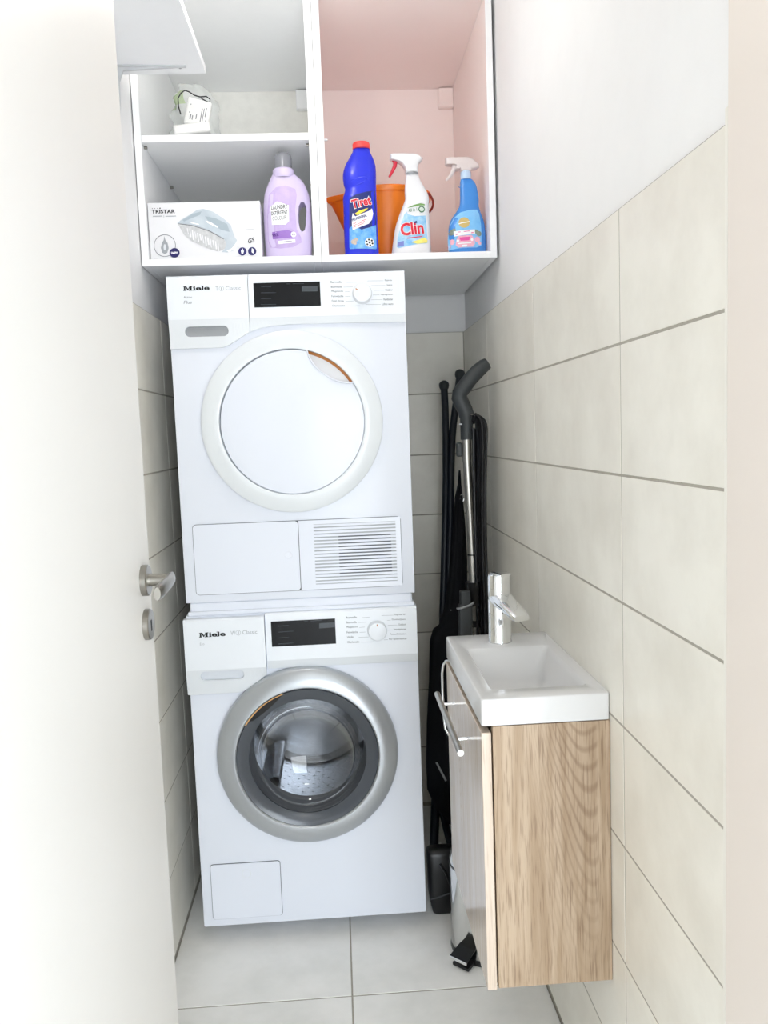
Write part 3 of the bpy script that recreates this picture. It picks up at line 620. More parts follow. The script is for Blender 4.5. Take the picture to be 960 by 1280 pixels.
gv.tube([SS(431, 228.5), SS(440, 224), SS(450, 221), SS(457, 220.3), SS(459, 223.5), SS(455, 227), SS(445, 231.5), SS(436, 236)], [.001, .0022, .0026, .0024, .0026, .0026, .0024, .001], 8); obj('grip_ridge', gv, MT['royal_blue_plastic'], bd)
dec('label', bd, b.S(.0004), [[(436.8, 247), (446, 242.5), (458, 239), (469, 237.2), (470, 268), (471, 309.5), (470, 311), (438, 311), (436.8, 309), (436.6, 280)]], mat('label_navy', (30, 44, 118), .4, var=.04), 4)
dec('water_print', bd, b.S(.0006), [[(436.8, 285), (441, 281), (452, 287), (462, 284), (470.2, 280), (471, 309.5), (470, 310.7), (438, 310.7), (436.8, 309)]], mat('label_water', (74, 152, 232), .4, c2=(150, 206, 246), scale=40), 4)
SS = b.S(.0009); mb = MB(); put_text(mb, SS, 'Tiret', (440, 262.3), (465.5, 255.5), 13, .075, .05); obj('logo_outline', mb, white_ml, bd, fix=False)
mb = MB(); put_text(mb, b.S(.0012), 'Tiret', (440.7, 261.4), (464.8, 255.2), 11.6, .032, .05); obj('logo', mb, mat('logo_red', (214, 22, 52), .4, var=0), bd, fix=False)
dec('white_plaque', bd, b.S(.0008), [[(441, 266), (444, 270.5), (461, 263.5), (465, 260), (466.6, 266), (465, 274), (461, 279.5), (441, 287.5), (440, 281), (439.8, 272)]], white_ml, 3)
dec('yellow_flash', bd, b.S(.0011), [[(443, 267.5), (449, 263.3), (460.5, 259.8), (456, 264), (446.5, 268.8)]], mat('flash_yellow', (250, 226, 70), .4))
mb = MB(); put_text(mb, b.S(.0012), 'PROFESSIONAL', (440.8, 276.8), (459, 270.5), 3.4, .03); obj('lettering', mb, mat('label_navy', (30, 44, 118)), bd, fix=False)
mb = MB()
for k in range(3): put_line(mb, b.S(.0012), [(441.5, 279.8 + k * 2.2), (457 - k, 274.4 + k * 2.2)], .6)
obj('small_print', mb, MT['logo_red'], bd, fix=False, kind='stuff')
dec('drain_print', bd, b.S(.001), [pcirc(462, 303, 6, 24, 5.6)], white_ml)
dec('drain_holes', bd, b.S(.0013), [pcirc(462, 303, 1.3, 10)] + [pcirc(462 + 3.9 * math.cos(k * PI / 3 + .3), 303 + 3.7 * math.sin(k * PI / 3 + .3), 1.2, 10) for k in range(6)], black_ink, 0)
dec('ingredient_print', bd, b.S(.001), [pcirc(442, 302, 3.2, 14), pcirc(445, 299.5, 2.4, 12), pcirc(444, 304, 2, 12)], mat('print_beige', (206, 190, 176), .5, var=.1, scale=200))
# white glass cleaner
b = Bottle(.205, [(325, 488.5, 539.3), (316, 489.6, 539), (300, 491.6, 538.2), (285, 494, 537.4), (270, 498.5, 536.6), (262, 501.6, 536.2), (255, 504.4, 536.1), (249, 506.3, 536.3), (240, 505.8, 533.5), (232, 506.2, 528.8), (224, 506.8, 524.6), (217.5, 507, 522.5)], .5, 2.4)
WB = mat('white_bottle_plastic', (234, 235, 237), .28, var=.006)
t = thing('glass_cleaner_bottle', 'white glass cleaner spray bottle with red trigger', 'bottle', (b.par(FZ)[0], .205, FZ))
bd = obj('bottle_body', b.mesh(50), WB, t)
def spray_head(parent, yc, outline, m, th, name='spray_head'):
    P = [at(*p, yc) for p in outline]; mb = MB(); n = len(P); cx = sum(p.x for p in P) / n; cz = sum(p.z for p in P) / n
    rows = []
    for y, s in ((-th, .80), (-th * .82, .93), (-th * .4, 1), (th * .4, 1), (th * .82, .93), (th, .80)):
        rows.append([(cx + (p.x - cx) * s, yc + y, cz + (p.z - cz) * s) for p in P])
    mb.grid(rows, True, True, True, True); return obj(name, mb, m, parent)
h = spray_head(t, .205, [(487.2, 194.2), (490.5, 193), (518, 193), (523, 194.6), (528.4, 198.6), (526.5, 202), (523.4, 205), (522.3, 210), (522.6, 217), (507, 217.8), (506, 212), (502, 206), (497, 202.6), (491, 201.5), (487.5, 200)], WB, .0165)
p0, p1 = at(507, 217.3, .205), at(522.8, 217, .205); rr = (p1.x - p0.x) / 2
obj('collar', MB().lathe([(rr * .98, -.004), (rr * 1.02, -.002), (rr * 1.02, .001), (rr * .98, .002)], ((p0.x + p1.x) / 2, .205, p0.z), n=32), dgrey, t)
RT = mat('trigger_red', (206, 36, 62), .35)
obj('trigger', MB().tube([at(*p, .205) for p in ((491, 195.5), (491.5, 199), (494, 203), (493.5, 208), (490.5, 214), (486.6, 221.5))], [.0065, .0055, .006, .0055, .0045, .003], 12), RT, t, 'curved red trigger')
SS = b.S(.0004)
dec('label', bd, SS, [[(496.2, 307.5), (497.5, 296), (501.5, 279), (506, 266), (509, 263), (530, 262), (532.5, 264), (534, 285), (535.2, 300), (534.5, 303), (515, 306), (498.5, 309.5)]], mat('label_sky', (120, 186, 232), .4, c2=(196, 226, 244), scale=45), 4)
dec('label_arc', bd, b.S(.0005), [[(509, 258.5), (518, 254.5), (526, 252.6), (531.5, 253.4), (531.8, 255), (524, 255.6), (516, 257.4)]], mat('arc_green', (120, 164, 96), .4))
dec('white_field', bd, b.S(.0006), [[(508, 261), (517, 257.6), (531.8, 255.6), (532.5, 268), (519, 269.5), (510, 266.5)]], WB)
dec('seal', bd, b.S(.0009), [pcirc(527.5, 260.3, 4.2)], mat('seal_green', (66, 122, 84), .4)); dec('seal_center', bd, b.S(.0011), [pcirc(527.5, 260.3, 2.9)], mat('seal_pale', (214, 226, 216), .4))
mb = MB(); put_text(mb, b.S(.0009), 'All in 1', (511.2, 264), (521.8, 262.6), 4.2, .01); obj('small_lettering', mb, MT['seal_green'], bd, fix=False)
mb = MB(); put_text(mb, b.S(.0008), 'Clin', (501, 295.6), (531.3, 292), 17.8, .07); obj('logo_outline', mb, WB, bd, fix=False)
mb = MB(); put_text(mb, b.S(.0011), 'Clin', (501.9, 294.9), (530.6, 291.4), 16.2, .03); put_line(mb, b.S(.0011), [(509, 297.5), (528, 295)], 1.1); obj('logo', mb, MT['logo_red'], bd, fix=False)
dec('blue_dash', bd, b.S(.0012), [[(517.8, 276.6), (521, 275.4), (521.6, 278), (518.4, 278.8)]], mat('label_navy', (30, 44, 118)))
dec('lemon_print', bd, b.S(.0009), [[(514, 302.5), (524, 299), (531, 296), (535, 299), (534.3, 302.6), (522, 304.6)]], mat('lemon', (246, 232, 122), .4))
dec('pictogram', bd, b.S(.0009), [[(497.4, 302), (505, 300.5), (505, 306.6), (497.2, 308)]], mat('picto_blue', (120, 130, 200), .4))
# blue bathroom spray
b = Bottle(.19, [(325, 561.6, 607.6), (314, 561.2, 607.3), (300, 560.6, 607), (285, 560.8, 606), (275, 563.5, 603.8), (266, 569.5, 600.5), (258, 574, 598.5), (250, 575, 598.4), (242, 575, 597.2), (233, 575, 595.4), (228, 575.2, 593), (224.5, 575.8, 589.6)], .52, 2.4)
BB = mat('sky_blue_plastic', (66, 140, 218), .25, var=.02)
t = thing('cleaner_spray_bottle', 'sky blue cleaner spray bottle with translucent white spray head', 'bottle', (b.par(FZ)[0], .19, FZ))
bd = obj('bottle_body', b.mesh(50), BB, t)
CW = mat('translucent_white', (246, 236, 234), .3, trans=.25, var=0)
spray_head(t, .19, [(556.3, 198.5), (561, 197.5), (584, 197.2), (591, 199.5), (598, 206), (598.6, 209.6), (595, 212), (589, 212.5), (588, 215.5), (575.5, 215.8), (574.5, 212), (571, 213.5), (567.8, 212.8), (568.5, 207.5), (564, 206.4), (556.6, 206.4)], CW, .0145)
obj('trigger', MB().tube([at(*p, .19) for p in ((568, 206), (567, 212), (563.5, 219), (557, 226))], [.006, .0065, .005, .003], 12), CW, t)
p0, p1 = at(575.6, 219, .19), at(588.6, 219, .19); rr = (p1.x - p0.x) / 2; zc = at(582, 224.6, .19).z; ze = at(582, 214.5, .19).z
obj('collar', MB().lathe([(0, zc), (rr, zc), (rr * 1.03, zc + .004), (rr, ze), (0, ze)], ((p0.x + p1.x) / 2, .19, 0), n=32), mat('pale_collar', (190, 212, 236), .35), t)
SS = b.S(.0004)
rg = MB(); rg.tube([b.S(-.0008)(*p) for p in ((575.5, 229.5), (580, 232.5), (584, 238.5), (587.5, 245), (592, 250), (596.5, 252))], [.001, .0018, .002, .002, .0018, .0008], 8); obj('grip_ridge', rg, BB, bd)
dec('label', bd, SS, [[(561.8, 311), (561.4, 296), (562.5, 283), (568, 271), (576, 264), (588, 260.8), (597, 260), (600, 265), (602, 280), (602.6, 295), (602.3, 306), (596, 309), (575, 310)]], mat('label_aqua', (138, 200, 244), .4, c2=(112, 184, 238), scale=30), 4)
dec('gold_disc', bd, b.S(.0007), [pcirc(580.5, 277.6, 6.8)], mat('gold_print', (206, 180, 112), .4))
mb = MB(); put_line(mb, b.S(.001), [(573.5, 279.4), (578, 278), (582, 277.6), (588, 276.4)], 1.2); obj('script_stroke', mb, white_ml, bd, fix=False)
PK = mat('print_pink', (226, 84, 160), .4); PL = mat('print_pale_pink', (244, 186, 204), .4, var=.08, scale=150)
dec('greenery_print', bd, b.S(.0006), [pcirc(565.5, 289.5, 3.6, 14), pcirc(568, 287, 2.4, 12), pcirc(599, 291.5, 3.4, 14), pcirc(595.5, 289, 2.6, 12)], mat('print_sage', (142, 156, 140), .5, var=.15, scale=160))
dec('blossom_print', bd, b.S(.0008), [pcirc(565.6, 301.5, 3.4, 14), pcirc(562.8, 307, 1.8, 12), pcirc(597, 299, 3.6, 14), pcirc(600, 303.5, 2.2, 12)], PL)
dec('car_print', bd, b.S(.0009), [[(570, 305.5), (571, 299), (573, 294.5), (590, 293.6), (592.5, 298), (594, 304), (592, 308), (573, 309)]], PL)
dec('windscreen_print', bd, b.S(.0011), [[(574, 296.5), (588, 295.6), (586.5, 300.2), (576, 300.8)]], PK)
dec('banner', bd, b.S(.0012), [[(567.4, 288.4), (593.7, 286.4), (594, 292), (568, 295)]], white_ml)
dec('plate_print', bd, b.S(.0012), [[(572.5, 303.4), (589, 302.6), (589, 304), (572.5, 304.8)], [(577.5, 306), (584, 305.6), (584, 308), (577.5, 308.4)], pcirc(572.6, 300.6, 1.7, 10), pcirc(590, 299.4, 1.7, 10)], white_ml)
mb = MB(); put_line(mb, b.S(.0015), [(573, 289.8), (587, 288.6)], .8); put_line(mb, b.S(.0015), [(570, 292.5), (592, 290.6)], 1.2); obj('banner_print', mb, PK, bd, fix=False, kind='stuff')
# orange bucket
bx_, by_, rz_ = .585, .425, 2.05
t = thing('bucket', 'orange plastic bucket with pouring spout behind the bottles', 'bucket', (bx_, by_, FZ))
mb = MB(); rows = []; N = 64
def brad(a, h):
    r = .098 + .033 * h; d = abs(((a - PI + PI) % (2 * PI)) - PI); s = max(0, 1 - d / .36)
    return r + .042 * s * s * (3 - 2 * s) * max(0, (h - .35) / .65) ** 1.3
for h, off in [(0, -.012), (0, 0), (.02, .001), (.3, 0), (.6, 0), (.85, 0), (.93, 0), (.935, .006), (.985, .008), (1, .006), (1, 0), (.985, -.002), (.6, -.0025), (.03, -.0025), (.015, -.06)]:
    rows.append([(bx_ + (brad(a, h) + off) * math.cos(a), by_ + (brad(a, h) + off) * math.sin(a), FZ + h * (rz_ - FZ)) for a in [2 * PI * j / N for j in range(N)]])
mb.grid(rows, True, True, True, True); obj('bucket_body', mb, orange, t)
lug = at(458, 236, .288)
obj('handle_lug', MB().box((lug.x - .012, by_ - .147, rz_ - .026), (lug.x + .012, by_ - .128, rz_ + .002), .003), orange, t)
obj('handle_lug', MB().box((bx_ + .01, by_ + .128, rz_ - .026), (bx_ + .034, by_ + .147, rz_ + .002), .003), orange, t)
hp_ = [Vector((bx_ + .1425 * math.cos(a), by_ + .1425 * math.sin(a), rz_ - .012 - .03 * math.sin(PI * k / 20))) for k, a in enumerate([math.radians(-32 + 190 * k / 20) for k in range(21)])]
obj('bail_handle', MB().tube(hp_, .0035, 8), mat('bail_red', (168, 60, 48), .4), t, 'reddish bail handle')
# iron box
P0, P1 = at(184.5, 254, .15), at(325.5, 251.3, .15)
ix0, ix1, iz1 = (at(184.5, 254, .15).x + at(188, 323, .15).x) / 2, .2305, 1.9735
t = thing('iron_box', 'white cardboard box printed with a steam iron, standing on the cabinet floor', 'box', ((ix0 + ix1) / 2, .2, FZ))
bd = obj('carton', MB().box((ix0, .15, FZ), (ix1, .275, iz1), .001), mat('white_carton', (226, 226, 228), .55, var=.006), t)
IS = lambda e: plane(.15 - e - .0007)
mb = MB(); put_text(mb, IS(.0006), 'TRISTAR', (189.6, 267), (218.8, 266.4), 4.7, .02)
for k in range(4): put_poly(mb, IS(.0006), pcirc(190.4 + 3.2 * k, 260.6 - .1 * k, .5 if k < 3 else .85, 8), 0)
obj('wordmark', mb, black_ink, bd, fix=False)
mb = MB()
for a, b_ in ((191, 203), (207, 220)): put_line(mb, IS(.0006), [(a, 270.4), (b_, 270)], 1.1)
put_line(mb, IS(.0006), [(204.8, 272), (204.7, 269)], .4); put_line(mb, IS(.0006), [(308, 286.9), (317, 286.7)], .5)
obj('small_print', mb, lgrey_ink, bd, fix=False, kind='stuff')
dec('iron_soleplate_print', bd, IS(.0004), [[(222, 279.5), (240, 281.5), (262, 288.5), (280, 299), (283, 304), (281, 311), (273, 314.6), (258, 310), (240, 301.5), (230, 293)]], mat('print_sole', (186, 187, 188), .5, c2=(206, 207, 208), scale=80), 2)
dec('iron_body_print', bd, IS(.0006), [[(221.5, 279), (227, 274.5), (236, 269), (247, 262), (254, 261), (266, 264.5), (280, 273.5), (288.5, 281.5), (293, 296), (296, 300), (297, 307), (292, 313), (284, 315.5), (277, 315), (281, 311), (283, 304), (280, 298.5), (262, 288), (240, 281)]], mat('print_iron', (194, 203, 209), .5, c2=(176, 187, 196), scale=24), 2)
dec('iron_handle_print', bd, IS(.0009), [[(228, 275), (240, 267.5), (252, 264), (250, 268.5), (238, 273.5), (230, 277)], [(256, 270), (270, 273), (284, 280), (287, 290), (276, 287), (262, 279)]], mat('print_iron_dark', (162, 175, 184), .5, var=.02), 1)
dec('iron_shine_print', bd, IS(.0011), [[(256.5, 275.5), (262, 277), (273, 283.5), (272, 284.6), (260, 279)], [(238, 277.5), (249, 280), (248, 281), (239, 279)], [(296, 301), (297, 306), (294, 311), (286, 314.8), (283, 313.5), (290, 310), (294, 305)]], white_ml, 0)
mb = MB(); put_line(mb, IS(.0008), [(222, 279.6), (240, 281.8), (262, 288.8), (280, 299)], .7); obj('iron_edge_print', mb, grey_ink, bd, fix=False)
mb = MB()
for k in range(13):
    x = 234 + k * 3.2; y = 284 + k * 1.5; put_line(mb, IS(.0009), [(x, y + 1), (x + 1.5, y + 9 + (k * 7 % 5))], .8 + (k % 3) * .4)
obj('steam_print', mb, mat('steam_white', (232, 232, 234), .5), bd, fix=False, kind='stuff')
mb = MB(); put_line(mb, IS(.0006), [(206 + 13.4 * math.cos(a * PI / 20), 307 + 13.6 * math.sin(a * PI / 20)) for a in range(41)], .7); obj('inset_ring_print', mb, grey_ink, bd, fix=False)
dec('inset_iron_print', bd, IS(.0006), [[(205.2, 295), (206.6, 300), (209.5, 304), (210.8, 310), (209, 316), (206, 317.6), (203, 316), (201.2, 310), (202.4, 304), (204.6, 300)]], mat('inset_grey', (160, 164, 168), .5), 0)
dec('inset_hole_print', bd, IS(.0009), [pcirc(206, 309, 1.6, 12, 4)], gplast, 0)
NV = mat('print_navy', (36, 32, 98), .45)
dec('navy_disc_print', bd, IS(.0009), [pcirc(218.2, 316, 6.4, 24, 6), pcirc(303, 314.3, 5.2, 20), pcirc(315.2, 314, 5.2, 20)], NV, 0)
mb = MB(); put_text(mb, IS(.0012), '2600W', (213.8, 317.4), (222.8, 317), 2.7, .03); obj('watt_lettering', mb, white_ml, bd, fix=False)
dec('drop_print', bd, IS(.0012), [[(303, 310), (304.8, 314), (304, 317), (302, 317), (301.2, 314)], [(314.8, 310), (317.3, 312), (316.8, 317), (314.4, 315)]], white_ml, 0)
mb = MB(); put_text(mb, IS(.0008), 'GS', (310, 304.6), (318, 302.6), 6, .02, .25); obj('safety_mark', mb, black_ink, bd, fix=False)
# bag with cables and adapter on the upper shelf
SZ = 2.1405
t = thing('plastic_bag', 'crumpled clear plastic bag of white cables at the left of the upper shelf', 'bag', (.03, .40, SZ))
random.seed(3); rows = []; M_ = 30
lobes = [(random.uniform(2, 7), random.uniform(0, 6), random.uniform(1, 5)) for _ in range(6)]
for i in range(18):
    v = i / 17; z = SZ + .001 + v * .222; base = (.055 if v < .02 else .07) * (1 - .0 * v) * (1 if v < .55 else math.sqrt(max(.02, 1 - ((v - .55) / .5) ** 2)))
    ring = []
    for j in range(M_):
        a = 2 * PI * j / M_; d = sum(.0045 * math.sin(k * a + p + q * v * 6) for k, p, q in lobes)
        ring.append((.034 + base * .95 * math.cos(a) + d + .012 * (1 - v), .40 + base * .9 * math.sin(a) + d * .7, z))
    rows.append(ring)
obj('bag_film', MB().grid(rows, True, True, True, True), mat('bag_film', (240, 243, 241), .3, alpha=.46, var=.03, scale=30, bump=.4), t)
cc = MB()
for k in range(8):
    r = .040 + .0015 * k; zc = SZ + .115 + .0095 * k
    cc.tube([(.035 + r * math.cos(a) + .004 * math.sin(3 * a + k), .40 + r * math.sin(a), zc + .012 * math.sin(a * 2 + k)) for a in [2 * PI * j / 24 for j in range(25)]], .0035, 6)
obj('cable_coil', cc, mat('white_cable', (232, 234, 232), .4), t, 'white coiled cable inside the bag')
gr = MB(); gr.grid([[rows[i][j] if False else (rows[i][j][0] * 1.0, rows[i][j][1] - .0012, rows[i][j][2]) for j in range(15, 22)] for i in range(12, 16)], sm=True); obj('green_print', gr, mat('bag_green', (186, 206, 160), .5, alpha=.6, var=.1), t)
t = thing('power_adapter', 'white power adapter block with printed label, in front of the clear bag', 'adapter', (.062, .175, SZ))
def tilted_box(c, hx, hy_, hz2, rot, bev):
    m4 = Matrix.Rotation(rot, 4, 'Y') @ Matrix.Rotation(.08, 4, 'Z'); mbx = MB().box((-hx, -hy_, -hz2), (hx, hy_, hz2), bev); mbx.v = [tuple(m4 @ Vector(v) + Vector(c)) for v in mbx.v]; return mbx, m4
ac = Vector((.078, .178, SZ + .066)); hbx, m4 = tilted_box(ac, .031, .013, .034, .24, .003)
AW = mat('adapter_white', (224, 224, 222), .4)
ad = obj('adapter_block', hbx, AW, t)
mb = MB()
for k, (u0, u1, v0, v1) in enumerate(((-.022, -.018, -.03, -.012), (-.015, -.012, -.03, -.014), (-.004, -.001, -.025, -.007), (.010, .013, -.03, .018), (.016, .0185, -.026, .02), (.022, .025, -.01, .024), (-.026, -.023, .02, .024), (.026, .029, -.032, -.02), (-.026, -.023, -.008, -.004))):
    mb.flat([tuple(m4 @ Vector((u * .85, -.0135, v * .72)) + ac) for u, v in ((u0, v0), (u1, v0), (u1, v1), (u0, v1))])
obj('label_bars', mb, grey_ink, ad, fix=False, kind='stuff')
sb, _ = tilted_box(Vector((.062, .172, SZ + .0205)), .047, .026, .0125, -.13, .003); obj('adapter_base', sb, AW, t)
obj('adapter_lead', MB().tube([at(*p, .205) for p in ((226, 143), (223, 133), (222.5, 123), (226, 116.5), (231, 113), (236, 114.5), (243, 119), (250, 121), (258, 120.5), (262.5, 124), (262, 128.5), (257, 126), (251, 122.5))], .0016, 8), cable_m, t, 'thin black lead')
obj('cable_clip', MB().tube([(.315 + .008 * math.cos(a), .33 + .02 * math.sin(a), SZ + .0035 + .006 * max(0, math.sin(a))) for a in [2 * PI * k / 16 for k in range(17)]], .0016, 6), nickel)
o = bpy.data.objects['cable_clip']; o['label'] = 'tiny loose wire clip lying on the upper shelf'; o['category'] = 'clip'

# ------------------------------------------------------------------ vanity with basin
vx0, vx1, vy0, vy1, vz0, vz1 = .6535, XR - .0008, -.757, -.309, .3555, .8365
t = thing('vanity_cabinet', 'small oak vanity cabinet hung on the right wall under the basin', 'cabinet', (.757, -.53, vz0))
obj('side_panel', MB().box((vx0, vy0, vz0), (vx1, vy0 + .016, vz1), .0006), oak, t); obj('side_panel', MB().box((vx0, vy1 - .016, vz0), (vx1, vy1, vz1), .0006), oak, t)
obj('bottom_panel', MB().box((vx0, vy0 + .016, vz0), (vx1, vy1 - .016, vz0 + .016)), oak, t)
obj('back_panel', MB().box((vx1 - .006, vy0 + .016, vz0 + .016), (vx1, vy1 - .016, vz1)), oak, t)
dv = obj('door', MB().box((.6335, vy0 - .001, vz0 - .002), (.6505, vy1 + .001, .8265), .001), oakdoor, t, 'glossy oak door facing left')
hd = obj('bar_handle', MB().tube([(.600, -.400, .784), (.600, -.735, .784)], .0060, 20), brushed, dv)
for yy in (-.470, -.668): obj('handle_post', MB().tube([(.601, yy, .784), (.634, yy, .784)], .0038, 14), chrome, hd)
ringp = [(.641, vy1 + .004, .829), (.6335, vy1 + .012, .826), (.6285, vy1 + .018, .815), (.6255, vy1 + .020, .795), (.6255, vy1 + .020, .74), (.626, vy1 + .020, .70), (.629, vy1 + .018, .665), (.636, vy1 + .012, .652), (.643, vy1 + .003, .65)]
obj('towel_loop', MB().tube(ringp, .0028, 10), chrome, t, 'slim chrome loop at the far edge of the door')
# ceramic basin
bx0, bx1, by0, by1, bz0, bz1 = .6345, XR - .0006, -.7585, -.3055, .8370, .8860
t = thing('washbasin', 'rectangular white ceramic basin on top of the oak vanity', 'basin', (.747, -.53, bz0))
ix0_, ix1_, iy0, iy1 = .6640, .8350, -.7060, -.4240
mb = MB(); r_ = .006
def rect_ring(x0, x1, y0, y1, z, r, n=5): return [(x, y, z) for x, y in rrect(x0, x1, y0, y1, r, n)]
rows = [rect_ring(bx0 + .004, bx1, by0 + .004, by1 - .004, bz0, r_), rect_ring(bx0, bx1, by0, by1, bz0 + .002, r_), rect_ring(bx0, bx1, by0, by1, bz1 - .003, r_), rect_ring(bx0 + .0012, bx1, by0 + .0012, by1 - .0012, bz1 - .0006, r_), rect_ring(bx0 + .003, bx1, by0 + .003, by1 - .003, bz1, r_),
        rect_ring(ix0_ - .003, ix1_ + .003, iy0 - .003, iy1 + .003, bz1, .012), rect_ring(ix0_, ix1_, iy0, iy1, bz1 - .002, .012), rect_ring(ix0_ + .004, ix1_ - .004, iy0 + .004, iy1 - .004, bz1 - .012, .014), rect_ring(ix0_ + .016, ix1_ - .016, iy0 + .02, iy1 - .02, bz1 - .062, .022), rect_ring(ix0_ + .026, ix1_ - .026, iy0 + .032, iy1 - .032, bz1 - .074, .022), rect_ring(ix0_ + .06, ix1_ - .06, iy0 + .11, iy1 - .11, bz1 - .079, .02)]
mb.grid(rows, True, True, False, True)
bs = obj('basin_body', mb, ceramic, t); bs.data.set_sharp_from_angle(angle=math.radians(60))
obj('drain', MB().lathe([(.0, .002), (.018, .002), (.021, 0), (.021, -.002)], (.7495, -.565, bz1 - .0785), n=28), chrome, t)
# tap
tx, ty = .7447, -.3745
t = thing('basin_tap', 'chrome single lever mixer tap at the far end of the basin', 'tap', (tx, ty, bz1))
obj('tap_body', MB().lathe([(0, 0), (.0262, 0), (.0262, .003), (.0248, .006), (.0243, .05), (.0240, .094), (.0225, .0975), (0, .0975)], (tx, ty, bz1), n=48), chrome, t)
sp = MB(); rows = []; dirv = Vector((.27, -.963, 0)); sd = Vector((.963, .27, 0))
for u, zc, hw, hh in ((-.018, .098, .017, .008), (-.004, .0975, .0235, .012), (.02, .094, .0238, .0135), (.05, .086, .0225, .0115), (.08, .0775, .021, .0095), (.097, .0725, .0195, .008), (.1015, .071, .017, .006)):
    rows.append([Vector((tx, ty, bz1 + zc)) + dirv * u + sd * (hw * math.copysign(abs(math.cos(a)) ** .6, math.cos(a))) + Vector((0, 0, hh * math.copysign(abs(math.sin(a)) ** .6, math.sin(a)))) for a in [2 * PI * j / 28 for j in range(28)]])
sp.grid(rows, True, True, True, True); obj('spout', sp, chrome, t)
ae = Vector((tx, ty, bz1 + .064)) + dirv * .083
obj('aerator', MB().lathe([(0, 0), (.0105, 0), (.0115, .003), (.0115, .009)], ae, n=24), mat('aerator_dark', (92, 94, 96), .3, metal=.8), t)
obj('lever_cap', MB().lathe([(0, .100), (.0232, .100), (.0238, .104), (.0238, .142), (.0225, .148), (.018, .1515), (.0, .1525)], (tx, ty, bz1), n=48), chrome, t)
lvb = MB(); rows = []
for u, zc, hw, hh in ((-.02, .150, .013, .0022), (.0, .1525, .0205, .0026), (.02, .1525, .019, .0026), (.034, .152, .014, .0022)):
    rows.append([Vector((tx, ty, bz1 + zc)) + dirv * u + sd * (hw * math.cos(a)) + Vector((0, 0, hh * math.sin(a))) for a in [2 * PI * j / 20 for j in range(20)]])
lvb.grid(rows, True, True, True, True); obj('lever', lvb, chrome, t)

# ------------------------------------------------------------------ pedal bin
cx, cy, R_ = .752, -.088, .0985
t = thing('pedal_bin', 'chrome pedal bin with black pedal on the floor behind the vanity', 'bin', (cx, cy, 0))
obj('bin_body', MB().lathe([(R_ * .97, .012), (R_, .016), (R_, .225), (R_ * .99, .229), (0, .229)], (cx, cy, 0), n=72), mat('polished_steel', (222, 222, 220), .12, metal=1, var=.02), t)
obj('base_ring', MB().lathe([(0, .0005), (R_ * 1.01, .0005), (R_ * 1.02, .004), (R_ * 1.0, .014), (R_ * .9, .015)], (cx, cy, 0), n=72), blackp, t)
obj('rim_band', MB().lathe([(R_ * .98, .229), (R_ * 1.005, .230), (R_ * 1.005, .236), (R_ * .97, .237)], (cx, cy, 0), n=72), blackp, t)
obj('lid', MB().lathe([(R_ * 1.0, .237), (R_ * 1.0, .246), (R_ * .93, .262), (R_ * .6, .276), (0, .281)], (cx, cy, 0), n=72), MT['polished_steel'], t)
pd_ = Vector((-.70, -.714, 0)).normalized(); ps = Vector((.714, -.70, 0)).normalized(); C0 = Vector((cx, cy, 0))
def slab(u0, u1, w0, w1, z0, z1, th):
    q = [C0 + pd_ * u0 - ps * w0 + Vector((0, 0, z0)), C0 + pd_ * u0 + ps * w0 + Vector((0, 0, z0)), C0 + pd_ * u1 + ps * w1 + Vector((0, 0, z1)), C0 + pd_ * u1 - ps * w1 + Vector((0, 0, z1))]
    mb = MB(); d = Vector((0, 0, -th)); mb.add(q + [p + d for p in q], [[0, 1, 2, 3], [7, 6, 5, 4], [0, 4, 5, 1], [1, 5, 6, 2], [2, 6, 7, 3], [3, 7, 4, 0]]); return mb
pdl = obj('pedal', slab(.094, .137, .024, .026, .044, .0305, .004), blackp, t, 'black ribbed foot pedal')
obj('pedal_back', slab(.090, .096, .024, .024, .066, .043, .004), blackp, pdl)
obj('pedal_edge', slab(.1368, .1382, .026, .026, .0305, .0300, .0065), chrome, pdl)
obj('pedal_foot', slab(.092, .128, .022, .024, .0125, .0095, .008), blackp, t)

# ------------------------------------------------------------------ vacuum cleaner leaning in the corner
vy = .18
t = thing('vacuum_cleaner', 'upright vacuum cleaner with bent charcoal handle and steel tube in the right corner', 'vacuum cleaner', (.80, vy, 0))
hpx = [(609.5, 454, .0165), (605, 457, .019), (597, 464, .0205), (588, 473.5, .0205), (580, 484, .021), (574.5, 491.5, .0215), (574, 497, .022), (577, 504, .022), (581, 512, .0215), (583.3, 520, .0215)]
obj('handle', MB().tube([at(x, y, vy) for x, y, r in hpx], [r * 1.0 for *_, r in hpx], 18), charcoal, t, 'bent charcoal handle')
obj('neck', MB().tube([at(583.3, 519, vy), at(583.3, 535, vy), at(583.6, 549.5, vy)], [.0190, .0178, .0178], 18), charcoal, t)
obj('neck_mark', MB().box(at(574, 530.5, vy - .017) - Vector((0, .001, .0012)), at(577.5, 529.8, vy - .017) + Vector((0, .001, .0012))), lgrey_ink, t)
obj('slide_button', MB().box(at(570.5, 571, vy) - Vector((0, .008, 0)), at(577, 553, vy) + Vector((0, .008, 0)), .003), charcoal, t)
obj('upper_tube', MB().tube([at(583, 549.5, vy), at(583.4, 572, vy), at(584, 580, vy), at(590, 693, vy)], [.0135, .0135, .0118, .0118], 20), brushed, t)
obj('tube_joint', MB().tube([at(590, 692.5, vy), at(590, 694, vy)], .0133, 20), blackp, t)
obj('lower_tube', MB().tube([at(590, 693.6, vy), at(591.8, 727, vy)], .0128, 20), brushed, t)
obj('tube_sleeve', MB().tube([at(590.8, 727, vy), at(591.5, 752, vy), at(592, 757, vy)], [.0205, .0205, .015], 18), blackp, t)
obj('lower_tube', MB().tube([at(593.5, 750, vy), at(601, 860, vy)], .0098, 18), brushed, t)
